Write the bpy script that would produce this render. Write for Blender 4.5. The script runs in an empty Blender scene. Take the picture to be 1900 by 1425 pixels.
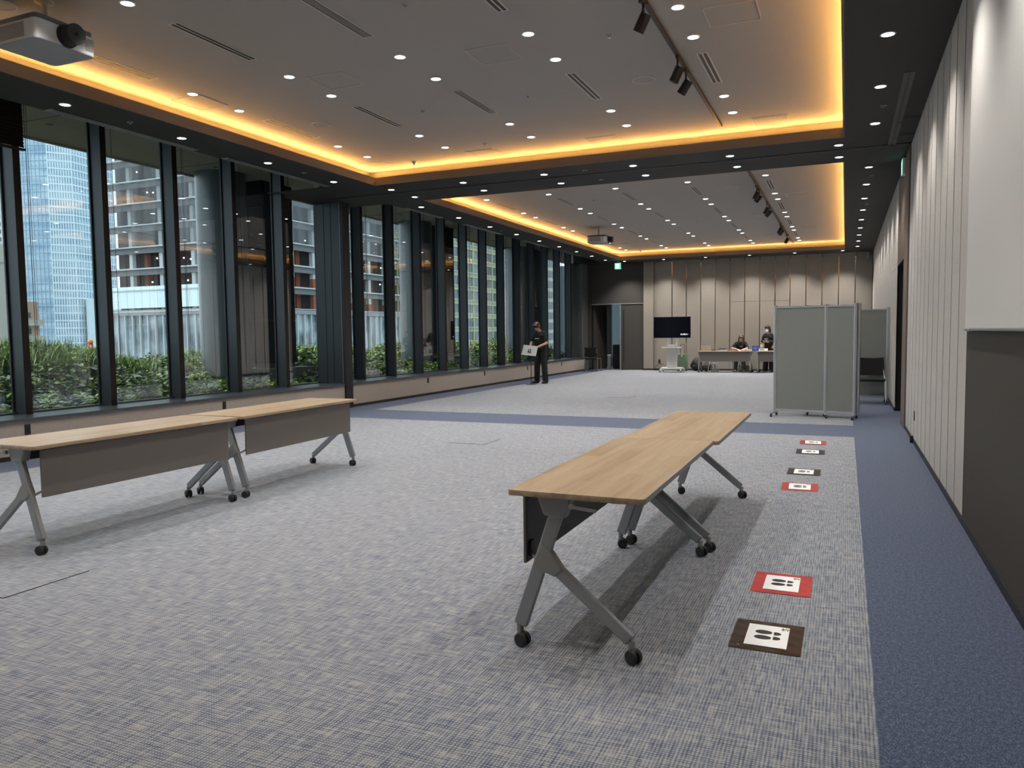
import bpy, bmesh, math, random
import numpy as np
from mathutils import Vector, Matrix
random.seed(7); rng = np.random.default_rng(7)
sc = bpy.context.scene
COL = sc.collection
PI = math.pi

# ---------------------------------------------------------------- camera
cam_d = bpy.data.cameras.new('camera'); cam = bpy.data.objects.new('camera', cam_d); COL.objects.link(cam)
cam_d.sensor_width = 36.0; cam_d.lens = 1423.97*36.0/1900.0; cam_d.clip_start = 0.05; cam_d.clip_end = 3000
_r = Vector((0.917372, 0.397852, -0.011897)); _u = Vector((-0.015432, 0.065418, 0.997739)); _f = Vector((-0.397731, 0.915114, -0.066152))
cam.matrix_world = Matrix(((_r.x, _u.x, -_f.x, 0), (_r.y, _u.y, -_f.y, 0), (_r.z, _u.z, -_f.z, 1.41), (0, 0, 0, 1)))
sc.camera = cam
# ---------------------------------------------------------------- sky, exposure
w = bpy.data.worlds.new('overcast_sky'); sc.world = w; w.use_nodes = True
_n = w.node_tree.nodes; _l = w.node_tree.links
_bg = _n['Background']; _tc = _n.new('ShaderNodeTexCoord'); _no = _n.new('ShaderNodeTexNoise'); _no.inputs['Scale'].default_value = 2.2; _no.inputs['Detail'].default_value = 4
_rp = _n.new('ShaderNodeValToRGB'); _rp.color_ramp.elements[0].position = .3; _rp.color_ramp.elements[1].position = .7
_rp.color_ramp.elements[0].color = (.66, .84, .93, 1); _rp.color_ramp.elements[1].color = (.80, .93, .98, 1)
_l.new(_tc.outputs['Generated'], _no.inputs['Vector']); _l.new(_no.outputs['Fac'], _rp.inputs['Fac']); _l.new(_rp.outputs['Color'], _bg.inputs['Color'])
_bg.inputs['Strength'].default_value = 1.2
sc.view_settings.view_transform = 'Standard'; sc.view_settings.look = 'None'; sc.view_settings.gamma = 1; sc.view_settings.use_curve_mapping = False
sc.view_settings.exposure = 1.05
SPOT_W = 39.0; COVE_W_M = 4.4
_sd = bpy.data.lights.new('veiled_sun', 'SUN'); _sd.energy = 1.0; _sd.angle = math.radians(28); _sd.color = (1, .97, .92)
_so = bpy.data.objects.new('veiled_sun', _sd); COL.objects.link(_so); _so.location = (-40, -20, 60)
_so.rotation_euler = (Vector((.33, .40, -.86))).to_track_quat('-Z', 'Y').to_euler()
cy = sc.cycles
cy.use_denoising = True; cy.max_bounces = 6; cy.diffuse_bounces = 3; cy.glossy_bounces = 3; cy.transparent_max_bounces = 14; cy.transmission_bounces = 3; cy.use_adaptive_sampling = True; cy.adaptive_threshold = .03
cy.caustics_reflective = False; cy.caustics_refractive = False; cy.sample_clamp_indirect = 4.0; cy.use_light_tree = True

# ---------------------------------------------------------------- materials
MATS = {}
def mat(name, col=(.5, .5, .5), rough=.6, metal=0.0, emit=None, es=0.0, spec=None, noise=None, bump=0.0, nscale=40, stretch=None, coat=0.0, alpha=1.0, sheen=0.0):
    if name in MATS: return MATS[name]
    m = bpy.data.materials.new(name); m.use_nodes = True
    nt = m.node_tree; b = nt.nodes['Principled BSDF']
    b.inputs['Base Color'].default_value = (*col, 1); b.inputs['Roughness'].default_value = rough; b.inputs['Metallic'].default_value = metal
    if spec is not None: b.inputs['Specular IOR Level'].default_value = spec
    if coat: b.inputs['Coat Weight'].default_value = coat
    if sheen: b.inputs['Sheen Weight'].default_value = sheen
    if emit: b.inputs['Emission Color'].default_value = (*emit, 1); b.inputs['Emission Strength'].default_value = es
    if alpha < 1: b.inputs['Alpha'].default_value = alpha
    if noise is not None or bump:
        tc = nt.nodes.new('ShaderNodeTexCoord'); mp = nt.nodes.new('ShaderNodeMapping')
        if stretch: mp.inputs['Scale'].default_value = stretch
        nz = nt.nodes.new('ShaderNodeTexNoise'); nz.inputs['Scale'].default_value = nscale; nz.inputs['Detail'].default_value = 5
        nt.links.new(tc.outputs['Object'], mp.inputs['Vector']); nt.links.new(mp.outputs['Vector'], nz.inputs['Vector'])
        if noise is not None:
            r = nt.nodes.new('ShaderNodeValToRGB'); r.color_ramp.elements[0].position = .3; r.color_ramp.elements[1].position = .7
            r.color_ramp.elements[0].color = (*col, 1); r.color_ramp.elements[1].color = (*noise, 1)
            nt.links.new(nz.outputs['Fac'], r.inputs['Fac']); nt.links.new(r.outputs['Color'], b.inputs['Base Color'])
        if bump:
            bp = nt.nodes.new('ShaderNodeBump'); bp.inputs['Strength'].default_value = bump; bp.inputs['Distance'].default_value = .002
            nt.links.new(nz.outputs['Fac'], bp.inputs['Height']); nt.links.new(bp.outputs['Normal'], b.inputs['Normal'])
    MATS[name] = m
    return m
class G:                                    # tiny node-graph helper
    def __init__(s, name):
        s.m = bpy.data.materials.new(name); s.m.use_nodes = True; s.nt = s.m.node_tree; s.b = s.nt.nodes['Principled BSDF']; MATS[name] = s.m
    def n(s, t, **kw):
        x = s.nt.nodes.new(t)
        for k, v in kw.items():
            if hasattr(x, k): setattr(x, k, v)
            else: x.inputs[k].default_value = v
        return x
    def l(s, a, b): s.nt.links.new(a, b)
    def math(s, op, a, b=None):
        x = s.nt.nodes.new('ShaderNodeMath'); x.operation = op
        for i, v in enumerate((a, b)):
            if v is None: continue
            if isinstance(v, (int, float)): x.inputs[i].default_value = v
            else: s.l(v, x.inputs[i])
        return x.outputs[0]
    def ramp(s, fac, stops):
        x = s.nt.nodes.new('ShaderNodeValToRGB'); e = x.color_ramp.elements
        e[0].position, e[0].color = stops[0][0], (*stops[0][1], 1); e[1].position, e[1].color = stops[-1][0], (*stops[-1][1], 1)
        for p, c in stops[1:-1]: q = e.new(p); q.color = (*c, 1)
        s.l(fac, x.inputs['Fac']); return x.outputs['Color']
    def noise(s, scale3, scale=1.0, detail=3, coord='pos'):
        c = s.n('ShaderNodeNewGeometry').outputs['Position'] if coord == 'pos' else s.n('ShaderNodeTexCoord').outputs['Object']
        mp = s.n('ShaderNodeMapping'); mp.inputs['Scale'].default_value = scale3; s.l(c, mp.inputs['Vector'])
        z = s.n('ShaderNodeTexNoise'); z.inputs['Scale'].default_value = scale; z.inputs['Detail'].default_value = detail; s.l(mp.outputs['Vector'], z.inputs['Vector'])
        return z.outputs['Fac']
def _carpet():
    g = G('carpet_field')
    sx = g.n('ShaderNodeSeparateXYZ'); g.l(g.n('ShaderNodeNewGeometry').outputs['Position'], sx.inputs[0])
    wob = g.math('MULTIPLY', g.noise((14, 14, 1), detail=1), 1.6)
    gx = g.math('SINE', g.math('ADD', g.math('MULTIPLY', sx.outputs['X'], 2*PI/.0128), wob)); gy = g.math('SINE', g.math('ADD', g.math('MULTIPLY', sx.outputs['Y'], 2*PI/.0128), wob))
    dots = g.math('ADD', g.math('MULTIPLY', g.math('MULTIPLY', g.math('ADD', gx, 1.0), g.math('ADD', gy, 1.0)), .14), .22)
    a = g.noise((85, 9, 1), detail=2); b = g.noise((8, 85, 1), detail=2); c = g.noise((420, 420, 1), detail=2); d = g.noise((1.3, .9, 1), detail=2)
    v = g.math('ADD', g.math('MULTIPLY', a, .72), g.math('MULTIPLY', b, .72)); v = g.math('ADD', v, g.math('MULTIPLY', c, .7)); v = g.math('ADD', v, g.math('MULTIPLY', d, .08)); v = g.math('ADD', v, g.math('MULTIPLY', dots, .85))
    v = g.math('DIVIDE', v, 2.82)
    g.l(g.ramp(v, [(.365, (.026, .042, .098)), (.455, (.110, .135, .190)), (.57, (.40, .40, .388))]), g.b.inputs['Base Color'])
    g.b.inputs['Roughness'].default_value = .95; g.b.inputs['Sheen Weight'].default_value = .25; g.b.inputs['Specular IOR Level'].default_value = .2
    bp = g.n('ShaderNodeBump'); bp.inputs['Strength'].default_value = .35; bp.inputs['Distance'].default_value = .003; g.l(v, bp.inputs['Height']); g.l(bp.outputs['Normal'], g.b.inputs['Normal'])
    g = G('carpet_border')
    a = g.noise((190, 130, 1), detail=5); b = g.noise((60, 40, 1), detail=2)
    v = g.math('ADD', g.math('MULTIPLY', a, .75), g.math('MULTIPLY', b, .25))
    g.l(g.ramp(v, [(.34, (.012, .020, .055)), (.50, (.052, .074, .135)), (.66, (.20, .225, .29))]), g.b.inputs['Base Color'])
    g.b.inputs['Roughness'].default_value = .95; g.b.inputs['Sheen Weight'].default_value = .2; g.b.inputs['Specular IOR Level'].default_value = .2
    bp = g.n('ShaderNodeBump'); bp.inputs['Strength'].default_value = .35; bp.inputs['Distance'].default_value = .003; g.l(v, bp.inputs['Height']); g.l(bp.outputs['Normal'], g.b.inputs['Normal'])
_carpet()
def _wood():
    g = G('table_oak')
    tc = g.n('ShaderNodeTexCoord').outputs['Object']; sx = g.n('ShaderNodeSeparateXYZ'); g.l(tc, sx.inputs[0])
    strip = g.math('FLOOR', g.math('MULTIPLY', sx.outputs['X'], 11.0)); seg = g.math('FLOOR', g.math('ADD', g.math('MULTIPLY', sx.outputs['Y'], 1.05), g.math('MULTIPLY', strip, .37)))
    cb = g.n('ShaderNodeCombineXYZ'); g.l(strip, cb.inputs[0]); g.l(seg, cb.inputs[1]); wn = g.n('ShaderNodeTexWhiteNoise'); g.l(cb.outputs[0], wn.inputs['Vector'])
    gr = g.noise((26, 1.2, 26), detail=6, coord='obj'); fine = g.noise((180, 5, 100), detail=3, coord='obj')
    v = g.math('ADD', g.math('MULTIPLY', wn.outputs['Value'], .16), g.math('ADD', g.math('MULTIPLY', gr, .62), g.math('MULTIPLY', fine, .22)))
    g.l(g.ramp(v, [(.30, (.27, .190, .118)), (.5, (.40, .300, .195)), (.68, (.50, .395, .275))]), g.b.inputs['Base Color'])
    g.b.inputs['Roughness'].default_value = .36; g.b.inputs['Specular IOR Level'].default_value = .55
_wood()
def _fabric(name, c1, c2, sc1=(60, 60, 700)):
    g = G(name)
    a = g.noise((500, 500, 60), detail=2, coord='obj'); b = g.noise((60, 60, 500), detail=2, coord='obj'); v = g.math('MULTIPLY', g.math('ADD', a, b), .5)
    g.l(g.ramp(v, [(.38, c1), (.62, c2)]), g.b.inputs['Base Color']); g.b.inputs['Roughness'].default_value = .85; g.b.inputs['Specular IOR Level'].default_value = .25
    bp = g.n('ShaderNodeBump'); bp.inputs['Strength'].default_value = .2; bp.inputs['Distance'].default_value = .001; g.l(v, bp.inputs['Height']); g.l(bp.outputs['Normal'], g.b.inputs['Normal'])
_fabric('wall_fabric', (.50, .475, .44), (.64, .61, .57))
_fabric('wall_fabric_dim', (.25, .222, .193), (.335, .302, .268))  # same fabric darkened, the far wall's dimmer light put into its colour
_fabric('base_fabric', (.36, .315, .275), (.46, .41, .36))
_fabric('dark_fabric_wall', (.060, .055, .050), (.085, .080, .074))
_fabric('lower_panel', (.070, .064, .058), (.095, .088, .080))
_fabric('screen_fabric', (.215, .228, .215), (.255, .268, .255))
def _glass():
    g = G('window_glass'); nt = g.nt; nt.nodes.remove(g.b)
    out = nt.nodes['Material Output']; t = g.n('ShaderNodeBsdfTransparent'); t.inputs[0].default_value = (.955, .975, .98, 1); gl = g.n('ShaderNodeBsdfGlossy'); gl.inputs['Roughness'].default_value = .0
    gl.inputs[0].default_value = (.95, .97, 1, 1)
    geo = g.n('ShaderNodeNewGeometry'); dp = g.n('ShaderNodeVectorMath', operation='DOT_PRODUCT'); g.l(geo.outputs['Incoming'], dp.inputs[0]); g.l(geo.outputs['Normal'], dp.inputs[1])
    c = g.math('ABSOLUTE', dp.outputs['Value']); om = g.math('SUBTRACT', 1.0, c); f5 = g.math('POWER', om, 5.0); fr = g.math('ADD', .15, g.math('MULTIPLY', f5, .9))
    mx = g.n('ShaderNodeMixShader'); g.l(fr, mx.inputs[0]); g.l(t.outputs[0], mx.inputs[1]); g.l(gl.outputs[0], mx.inputs[2]); g.l(mx.outputs[0], out.inputs['Surface'])
_glass()
M = dict(
 soffit=mat('soffit_paint', (.029, .0268, .0255), .75, bump=.05, nscale=300),
 upper=mat('upper_ceiling_paint', (.36, .345, .325), .8, bump=.05, nscale=200),
 fascia=mat('fascia_paint', (.17, .135, .105), .8),
 black=mat('black_paint', (.012, .012, .013), .5), blackrub=mat('black_rubber', (.018, .018, .019), .6),
 basebd=mat('baseboard_black', (.020, .020, .021), .45),
 fin=mat('fin_metal', (.044, .051, .058), .42, .35, bump=.03, nscale=90), finshade=mat('fin_shade', (.010, .008, .007), .4, .3),  # second one: same fin metal with shade put into its colour
 sill=mat('sill_metal', (.085, .10, .11), .28, .5),
 brass=mat('brass_strip', (.55, .40, .25), .07, 1.0),
 alu=mat('aluminium', (.62, .64, .66), .35, .85), alud=mat('aluminium_dull', (.40, .415, .43), .45, .6),
 white=mat('white_paint', (.80, .80, .79), .5), offw=mat('off_white', (.62, .61, .58), .6), paper=mat('paper', (.86, .86, .85), .7),
 screen=mat('screen_cloth', (.74, .72, .69), .9), grey=mat('grey_plastic', (.30, .30, .30), .5), greyd=mat('dark_grey_plastic', (.10, .10, .105), .5),
 leg=mat('leg_grey', (.33, .34, .35), .36, .5), legcap=mat('leg_cast', (.30, .30, .295), .48, .3), modesty=mat('modesty_panel', (.155, .143, .132), .55),
 modesty_in=mat('modesty_dark', (.06, .062, .066), .5),
 lens=mat('downlight_lens', (.9, .9, .9), .4, emit=(.93, .97, 1.0), es=6.0), ring=mat('downlight_ring', (.75, .76, .77), .4),
 chrome=mat('chrome', (.75, .76, .77), .15, 1.0), skin=mat('skin', (.56, .36, .26), .55), hairb=mat('hair_black', (.016, .012, .010), .45), hairbr=mat('hair_brown', (.055, .028, .018), .45),
 tee=mat('black_tee', (.005, .005, .006), .85), trouser=mat('black_trousers', (.008, .008, .009), .8), greytr=mat('grey_trousers', (.10, .10, .10), .8),
 blue=mat('blue_board', (.045, .10, .36), .5), green=mat('sage_green', (.16, .25, .15), .4), kraft=mat('kraft_paper', (.36, .25, .12), .8),
 tv=mat('tv_glass', (.006, .007, .012), .08), tvw=mat('tv_mark', (.5, .5, .52), .6, emit=(.7, .72, .75), es=.35), silver=mat('silver_lid', (.52, .49, .46), .35, .6),
)
M['field'] = MATS['carpet_field']; M['border'] = MATS['carpet_border']; M['oak'] = MATS['table_oak']; M['wallf'] = MATS['wall_fabric']; M['wallfar'] = MATS['wall_fabric_dim']
M['basef'] = MATS['base_fabric']; M['dwall'] = MATS['dark_fabric_wall']; M['lowp'] = MATS['lower_panel']; M['scr'] = MATS['screen_fabric']; M['glass'] = MATS['window_glass']

# ---------------------------------------------------------------- mesh + scene helpers
class MB:
    def __init__(s): s.v = []; s.f = []
    def add(s, vs, fs):
        o = len(s.v); s.v += [tuple(p) for p in vs]; s.f += [tuple(i+o for i in f) for f in fs]; return s
    def box(s, x0, x1, y0, y1, z0, z1):
        return s.add([(x0,y0,z0),(x1,y0,z0),(x1,y1,z0),(x0,y1,z0),(x0,y0,z1),(x1,y0,z1),(x1,y1,z1),(x0,y1,z1)],
                     [(0,3,2,1),(4,5,6,7),(0,1,5,4),(1,2,6,5),(2,3,7,6),(3,0,4,7)])
    def cbox(s, c, d): return s.box(c[0]-d[0]/2, c[0]+d[0]/2, c[1]-d[1]/2, c[1]+d[1]/2, c[2]-d[2]/2, c[2]+d[2]/2)
    def prism(s, poly, a, b, axis='z'):      # poly 2D ccw, extruded a..b on axis
        n = len(poly)
        mk = {'z': lambda p, h: (p[0], p[1], h), 'y': lambda p, h: (p[0], h, p[1]), 'x': lambda p, h: (h, p[0], p[1])}[axis]
        vs = [mk(p, a) for p in poly] + [mk(p, b) for p in poly]
        fs = [tuple(range(n-1, -1, -1)), tuple(range(n, 2*n))] + [(i, (i+1) % n, n+(i+1) % n, n+i) for i in range(n)]
        if axis == 'y': fs = [tuple(reversed(f)) for f in fs]
        return s.add(vs, fs)
    def cyl(s, p0, p1, r0, r1=None, n=16, caps=True):
        r1 = r0 if r1 is None else r1
        p0 = Vector(p0); p1 = Vector(p1); d = (p1-p0).normalized(); a = d.orthogonal().normalized(); b = d.cross(a)
        vs = []
        for p, r in ((p0, r0), (p1, r1)):
            for i in range(n): t = 2*PI*i/n; vs.append(p + (a*math.cos(t)+b*math.sin(t))*r)
        fs = [(i, (i+1) % n, n+(i+1) % n, n+i) for i in range(n)]
        if caps: fs += [tuple(range(n-1, -1, -1)), tuple(range(n, 2*n))]
        return s.add(vs, fs)
    def tube(s, pts, r, n=8):
        pts = [Vector(p) for p in pts]; rs = r if isinstance(r, (list, tuple)) else [r]*len(pts)
        vs = []; a = None
        for i, p in enumerate(pts):
            d = (pts[min(i+1, len(pts)-1)] - pts[max(i-1, 0)]).normalized()
            a = d.orthogonal().normalized() if a is None else (a - d*a.dot(d)).normalized()
            b = d.cross(a)
            for k in range(n): t = 2*PI*k/n; vs.append(p + (a*math.cos(t)+b*math.sin(t))*rs[i])
        fs = [(i*n+k, i*n+(k+1) % n, (i+1)*n+(k+1) % n, (i+1)*n+k) for i in range(len(pts)-1) for k in range(n)]
        fs += [tuple(range(n-1, -1, -1)), tuple((len(pts)-1)*n+k for k in range(n))]
        return s.add(vs, fs)
    def lathe(s, prof, c=(0, 0, 0), n=24):   # prof [(r,z)]
        vs = [(c[0]+r*math.cos(2*PI*k/n), c[1]+r*math.sin(2*PI*k/n), c[2]+z) for r, z in prof for k in range(n)]
        fs = [(i*n+k, i*n+(k+1) % n, (i+1)*n+(k+1) % n, (i+1)*n+k) for i in range(len(prof)-1) for k in range(n)]
        fs += [tuple(range(n-1, -1, -1)), tuple((len(prof)-1)*n+k for k in range(n))]
        return s.add(vs, fs)
    def bar(s, p0, p1, wa, wb, up=(0, 1, 0)):  # rectangular bar between points; wa along 'up', wb across
        p0 = Vector(p0); p1 = Vector(p1); d = (p1-p0).normalized(); u = Vector(up); u = (u - d*u.dot(d)).normalized(); v = d.cross(u)
        vs = [p + u*wa/2*i + v*wb/2*j for p in (p0, p1) for i, j in ((-1, -1), (1, -1), (1, 1), (-1, 1))]
        return s.add(vs, [(3,2,1,0),(4,5,6,7),(0,1,5,4),(1,2,6,5),(2,3,7,6),(3,0,4,7)])
    def ell(s, c, r, n=12, m=8, rot=None):
        c = Vector(c); vs = []; 
        for i in range(m+1):
            t = PI*i/m
            for k in range(n):
                p = Vector((r[0]*math.sin(t)*math.cos(2*PI*k/n), r[1]*math.sin(t)*math.sin(2*PI*k/n), r[2]*math.cos(t)))
                vs.append(c + (rot @ p if rot else p))
        return s.add(vs, [(i*n+k, (i+1)*n+k, (i+1)*n+(k+1) % n, i*n+(k+1) % n) for i in range(m) for k in range(n)])
    def mesh(s, name):
        me = bpy.data.meshes.new(name); me.from_pydata(s.v, [], s.f); me.validate(); me.update(); return me
    def build(s, name, m, parent=None, smooth=False, loc=None):
        me = s.mesh(name); me.materials.append(m)
        if smooth: smooth_me(me, smooth if isinstance(smooth, float) else 40)
        o = bpy.data.objects.new(name, me); COL.objects.link(o)
        if parent is not None: o.parent = parent
        if loc is not None: o.location = loc
        return o
def smooth_me(me, ang=40):
    me.polygons.foreach_set('use_smooth', [True]*len(me.polygons))
    try: me.set_sharp_from_angle(angle=math.radians(ang))
    except Exception: pass
def bevel(o, wdt=.004, seg=2):
    bm = bmesh.new(); bm.from_mesh(o.data); bmesh.ops.remove_doubles(bm, verts=bm.verts, dist=1e-6)
    bmesh.ops.bevel(bm, geom=list(bm.edges), offset=wdt, segments=seg, affect='EDGES', profile=.5, clamp_overlap=True)
    bm.to_mesh(o.data); bm.free(); o.data.update(); smooth_me(o.data, 35)
    mx = max(p.area for p in o.data.polygons)
    for p in o.data.polygons:
        if p.area > .12*mx: p.use_smooth = False
    return o
def tag(o, label=None, cat=None, group=None, kind=None):
    if label: o['label'] = label
    if cat: o['category'] = cat
    if group: o['group'] = group
    if kind: o['kind'] = kind
    return o
def empty(name, label, cat, loc=(0, 0, 0), rz=0, group=None):
    o = bpy.data.objects.new(name, None); COL.objects.link(o); o.location = loc; o.rotation_euler = (0, 0, rz); o.empty_display_size = .1
    return tag(o, label, cat, group)
def struct(o): o['kind'] = 'structure'; return o
KIDS = {}
def copy_tree(o, loc=None, rz=None, label=None, parent=None):
    c = o.copy(); COL.objects.link(c)
    if parent is not None: c.parent = parent
    if loc is not None: c.location = loc
    if rz is not None: c.rotation_euler = (0, 0, rz)
    if label: c['label'] = label
    for ch in [k for k in bpy.data.objects if k.parent == o] if o not in KIDS else KIDS[o]: copy_tree(ch, parent=c)
    return c
def kids_cache(o):
    ks = list(o.children); KIDS[o] = ks
    for k in ks: kids_cache(k)
def rrect(x0, x1, y0, y1, r, n=5):
    p = []
    for cx, cy_, a in ((x1-r, y1-r, 0), (x0+r, y1-r, PI/2), (x0+r, y0+r, PI), (x1-r, y0+r, 1.5*PI)):
        for i in range(n+1): t = a+PI/2*i/n; p.append((cx+r*math.cos(t), cy_+r*math.sin(t)))
    return p
ORD = ['first', 'second', 'third', 'fourth', 'fifth', 'sixth', 'seventh', 'eighth', 'ninth', 'tenth', 'eleventh', 'twelfth', 'thirteenth', 'fourteenth', 'fifteenth', 'sixteenth', 'seventeenth', 'eighteenth', 'nineteenth', 'twentieth', 'twenty-first', 'twenty-second']
# ================================================================ ROOM SHELL
XR, XW, YF, YB, ZC, ZU = .788, -8.843, 27.8, -3.8, 3.93, 4.20
TX0, TX1, SB = -7.36, -.05, .25
TRAYS = [(-2.6, 11.2), (12.82, 26.6)]
XG = -9.44                                              # glass plane
# floor
floor = struct(MB().box(-9.5, 1.1, YB-.2, YF+3.2, -.12, 0).build('floor', M['border']))
for y0, y1 in ((YB+.7, 10.885), (12.18, YF-.03)):
    MB().box(-8.13, .124, y0, y1, 0, .0025).build('carpet_field', M['field'], floor)
# ceiling: dark soffit with trays
b = MB()
zs1 = ZC+.02
b.box(-8.17, TX0, YB, YF, ZC, zs1).box(TX1, XR+.02, YB, YF, ZC, zs1)
b.box(TX0, TX1, YB, TRAYS[0][0], ZC, zs1).box(TX0, TX1, TRAYS[0][1], TRAYS[1][0], ZC, zs1).box(TX0, TX1, TRAYS[1][1], YF, ZC, zs1)
b.box(-9.47, -8.17, 10.98, 12.86, ZC, zs1).box(-9.47, -8.17, 27.1, YF, ZC, zs1)
b.box(-8.19, -8.17, YB, YF, zs1, 4.55).box(-9.6, -8.17, YB, YF, 4.55, 4.6)
ceiling = struct(b.build('ceiling', M['soffit']))
b = MB().box(TX0-SB-.02, TX1+SB+.02, TRAYS[0][0]-SB, TRAYS[0][1]+SB, ZU, ZU+.04).box(TX0-SB-.02, TX1+SB+.02, TRAYS[1][0]-SB, TRAYS[1][1]+SB, ZU, ZU+.04)
b.build('upper_ceiling', M['upper'], ceiling)
MB().box(-8.2, 1.1, YB-.2, YF+.2, 4.62, 4.7).build('roof_slab', M['soffit'], ceiling)
for y0, y1 in TRAYS:
    t = .022
    MB().box(TX0, TX0+t, y0, y1, ZC-.001, 4.055).build('cove_fascia', M['fascia'], ceiling)
    MB().box(TX1-t, TX1, y0, y1, ZC-.001, 4.055).build('cove_fascia', M['fascia'], ceiling)
    MB().box(TX0+t, TX1-t, y0, y0+t, ZC-.001, 4.055).build('cove_fascia', M['fascia'], ceiling)
    MB().box(TX0+t, TX1-t, y1-t, y1, ZC-.001, 4.055).build('cove_fascia', M['fascia'], ceiling)
    b = MB().box(TX0-SB-.02, TX0-SB, y0-SB, y1+SB, zs1, ZU).box(TX1+SB, TX1+SB+.02, y0-SB, y1+SB, zs1, ZU)
    b.box(TX0-SB, TX1+SB, y0-SB-.02, y0-SB, zs1, ZU).box(TX0-SB, TX1+SB, y1+SB, y1+SB+.02, zs1, ZU)
    b.build('cove_back', M['upper'], ceiling)
# partition track groove across the beam, access seams on right soffit
MB().box(-8.84, .78, 11.93, 11.975, ZC-.006, ZC+.001).build('partition_track', M['black'], ceiling)
MB().box(-8.84, .78, 11.885, 11.897, ZC-.004, ZC+.001).build('partition_track', M['black'], ceiling)
for yy in (10.45, 10.52, 11.35, 11.42): MB().box(.60, .788, yy, yy+.012, ZC-.003, ZC+.001).build('seam', M['black'], ceiling)

# ---- right wall
b = MB().box(XR+.014, XR+.3, YB, 12.76, 0, 4.62).box(XR+.014, XR+.3, 14.62, YF+.2, 0, 4.62).box(XR+.014, XR+.3, 12.76, 14.62, 2.46, 4.62)
b.box(XR+.35, XR+.4, 12.6, 14.8, 0, 2.6).box(XR+.3, XR+.36, 12.6, 12.76, 0, 2.6).box(XR+.3, XR+.36, 14.62, 14.8, 0, 2.6)
wall_right = struct(b.build('wall_right', M['black']))
ys = [6.262+.479*i for i in range(13)]                   # 6.26 .. 12.01
def panel(y0, y1, z0=.06, z1=ZC, m=M['wallf']):
    o = MB().box(XR, XR+.014, y0+.021, y1-.021, z0, z1).build('wall_panel', m, wall_right); return o
for i in range(12): panel(ys[i], ys[i+1])
for y in ys: MB().box(XR+.004, XR+.0138, y-.0205, y+.0205, .06, ZC).build('brass_strip', M['brass'], wall_right)
tan = mat('tan_jamb', (.17, .135, .11), .5)
MB().box(XR-.02, XR+.014, ys[12]+.004, 12.76, 0, ZC).build('partition_jamb', tan, wall_right)
MB().box(XR, XR+.014, 12.764, 14.62, 2.462, ZC).build('door_header', tan, wall_right)
far_edges = [14.62+.486*i for i in range(28)]
for i in range(27):
    y0, y1 = far_edges[i], min(far_edges[i+1], YF)
    if y1-y0 < .05: continue
    if 1 <= i <= 3 or 12 <= i <= 13: panel(y0, y1, .06, 2.452); panel(y0, y1, 2.462, ZC)
    else: panel(y0, y1)
    MB().box(XR+.004, XR+.0138, y0-.0205, y0+.0205, .06, ZC).build('brass_strip', M['brass'], wall_right)
MB().box(XR-.001, XR+.014, 6.252, 6.258, .06, ZC).build('wall_panel', M['black'], wall_right)
MB().box(XR, XR+.014, -3.78, 6.25, .06, ZC).build('lower_panel', M['lowp'], wall_right)
# dark double door inside right opening
d2 = struct(MB().box(XR+.26, XR+.30, 12.77, 13.685, .005, 2.455).build('door_2', mat('door_black_brown', (.016, .013, .011), .6)))
MB().box(XR+.26, XR+.30, 13.695, 14.61, .005, 2.455).build('door_leaf', MATS['door_black_brown'], d2)
for yy in (13.60, 13.78): MB().cyl((XR+.22, yy, .9), (XR+.22, yy, 1.5), .012).cyl((XR+.22, yy, .95), (XR+.262, yy, .95), .008).cyl((XR+.22, yy, 1.45), (XR+.262, yy, 1.45), .008).build('door_handle', M['black'], d2)
bb = struct(MB().box(XR-.006, XR+.012, YB, 12.0, 0, .06).box(XR-.006, XR+.012, 14.62, YF, 0, .06).build('baseboard_right', M['basebd']))
# ---- back wall behind the camera
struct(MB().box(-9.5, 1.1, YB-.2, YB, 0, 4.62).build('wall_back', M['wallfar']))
# ---- far wall
b = MB().box(-6.78, 1.1, YF+.016, YF+.2, 0, 4.62).box(-8.79, -6.78, YF+.016, YF+.2, 2.44, 4.62).box(-9.5, -8.79, YF+.016, YF+.2, 0, 4.62)
wall_far = struct(b.build('wall_far', M['black']))
ex = [-6.42, -5.756, -5.245, -4.74, -4.235, -3.732, -3.234, -2.735, -2.235, -1.752, -1.25, -.745, -.239, .266, XR]
for i in range(len(ex)-1):
    zz = [(.06, 2.405), (2.415, ZC)] if -3.75 < ex[i] < -1.8 else [(.06, ZC)]
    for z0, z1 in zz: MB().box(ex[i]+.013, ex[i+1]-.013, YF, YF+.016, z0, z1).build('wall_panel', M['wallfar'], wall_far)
    if i: MB().box(ex[i]-.0125, ex[i]+.0125, YF+.006, YF+.0155, .06, ZC).build('brass_strip', M['brass'], wall_far)
MB().box(-6.775, -6.42, YF-.10, YF+.016, .06, ZC).build('wall_pier', M['wallfar'], wall_far)
MB().box(-6.795, -6.777, YF-.03, YF+.01, .06, ZC).build('brass_strip', M['brass'], wall_far)
MB().box(-8.77, -6.797, YF, YF+.016, 2.46, ZC).build('door_header', M['dwall'], wall_far)
MB().box(-8.78, -6.797, YF-.006, YF+.016, 2.432, 2.458).build('header_trim', M['grey'], wall_far)
MB().box(-9.47, -8.78, YF, YF+.016, .06, ZC).build('wall_panel', M['dwall'], wall_far)
struct(MB().box(-6.79, XR, YF-.008, YF+.012, 0, .06).box(-6.79, -6.41, YF-.11, YF, 0, .06).build('baseboard_far', M['basebd']))
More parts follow.
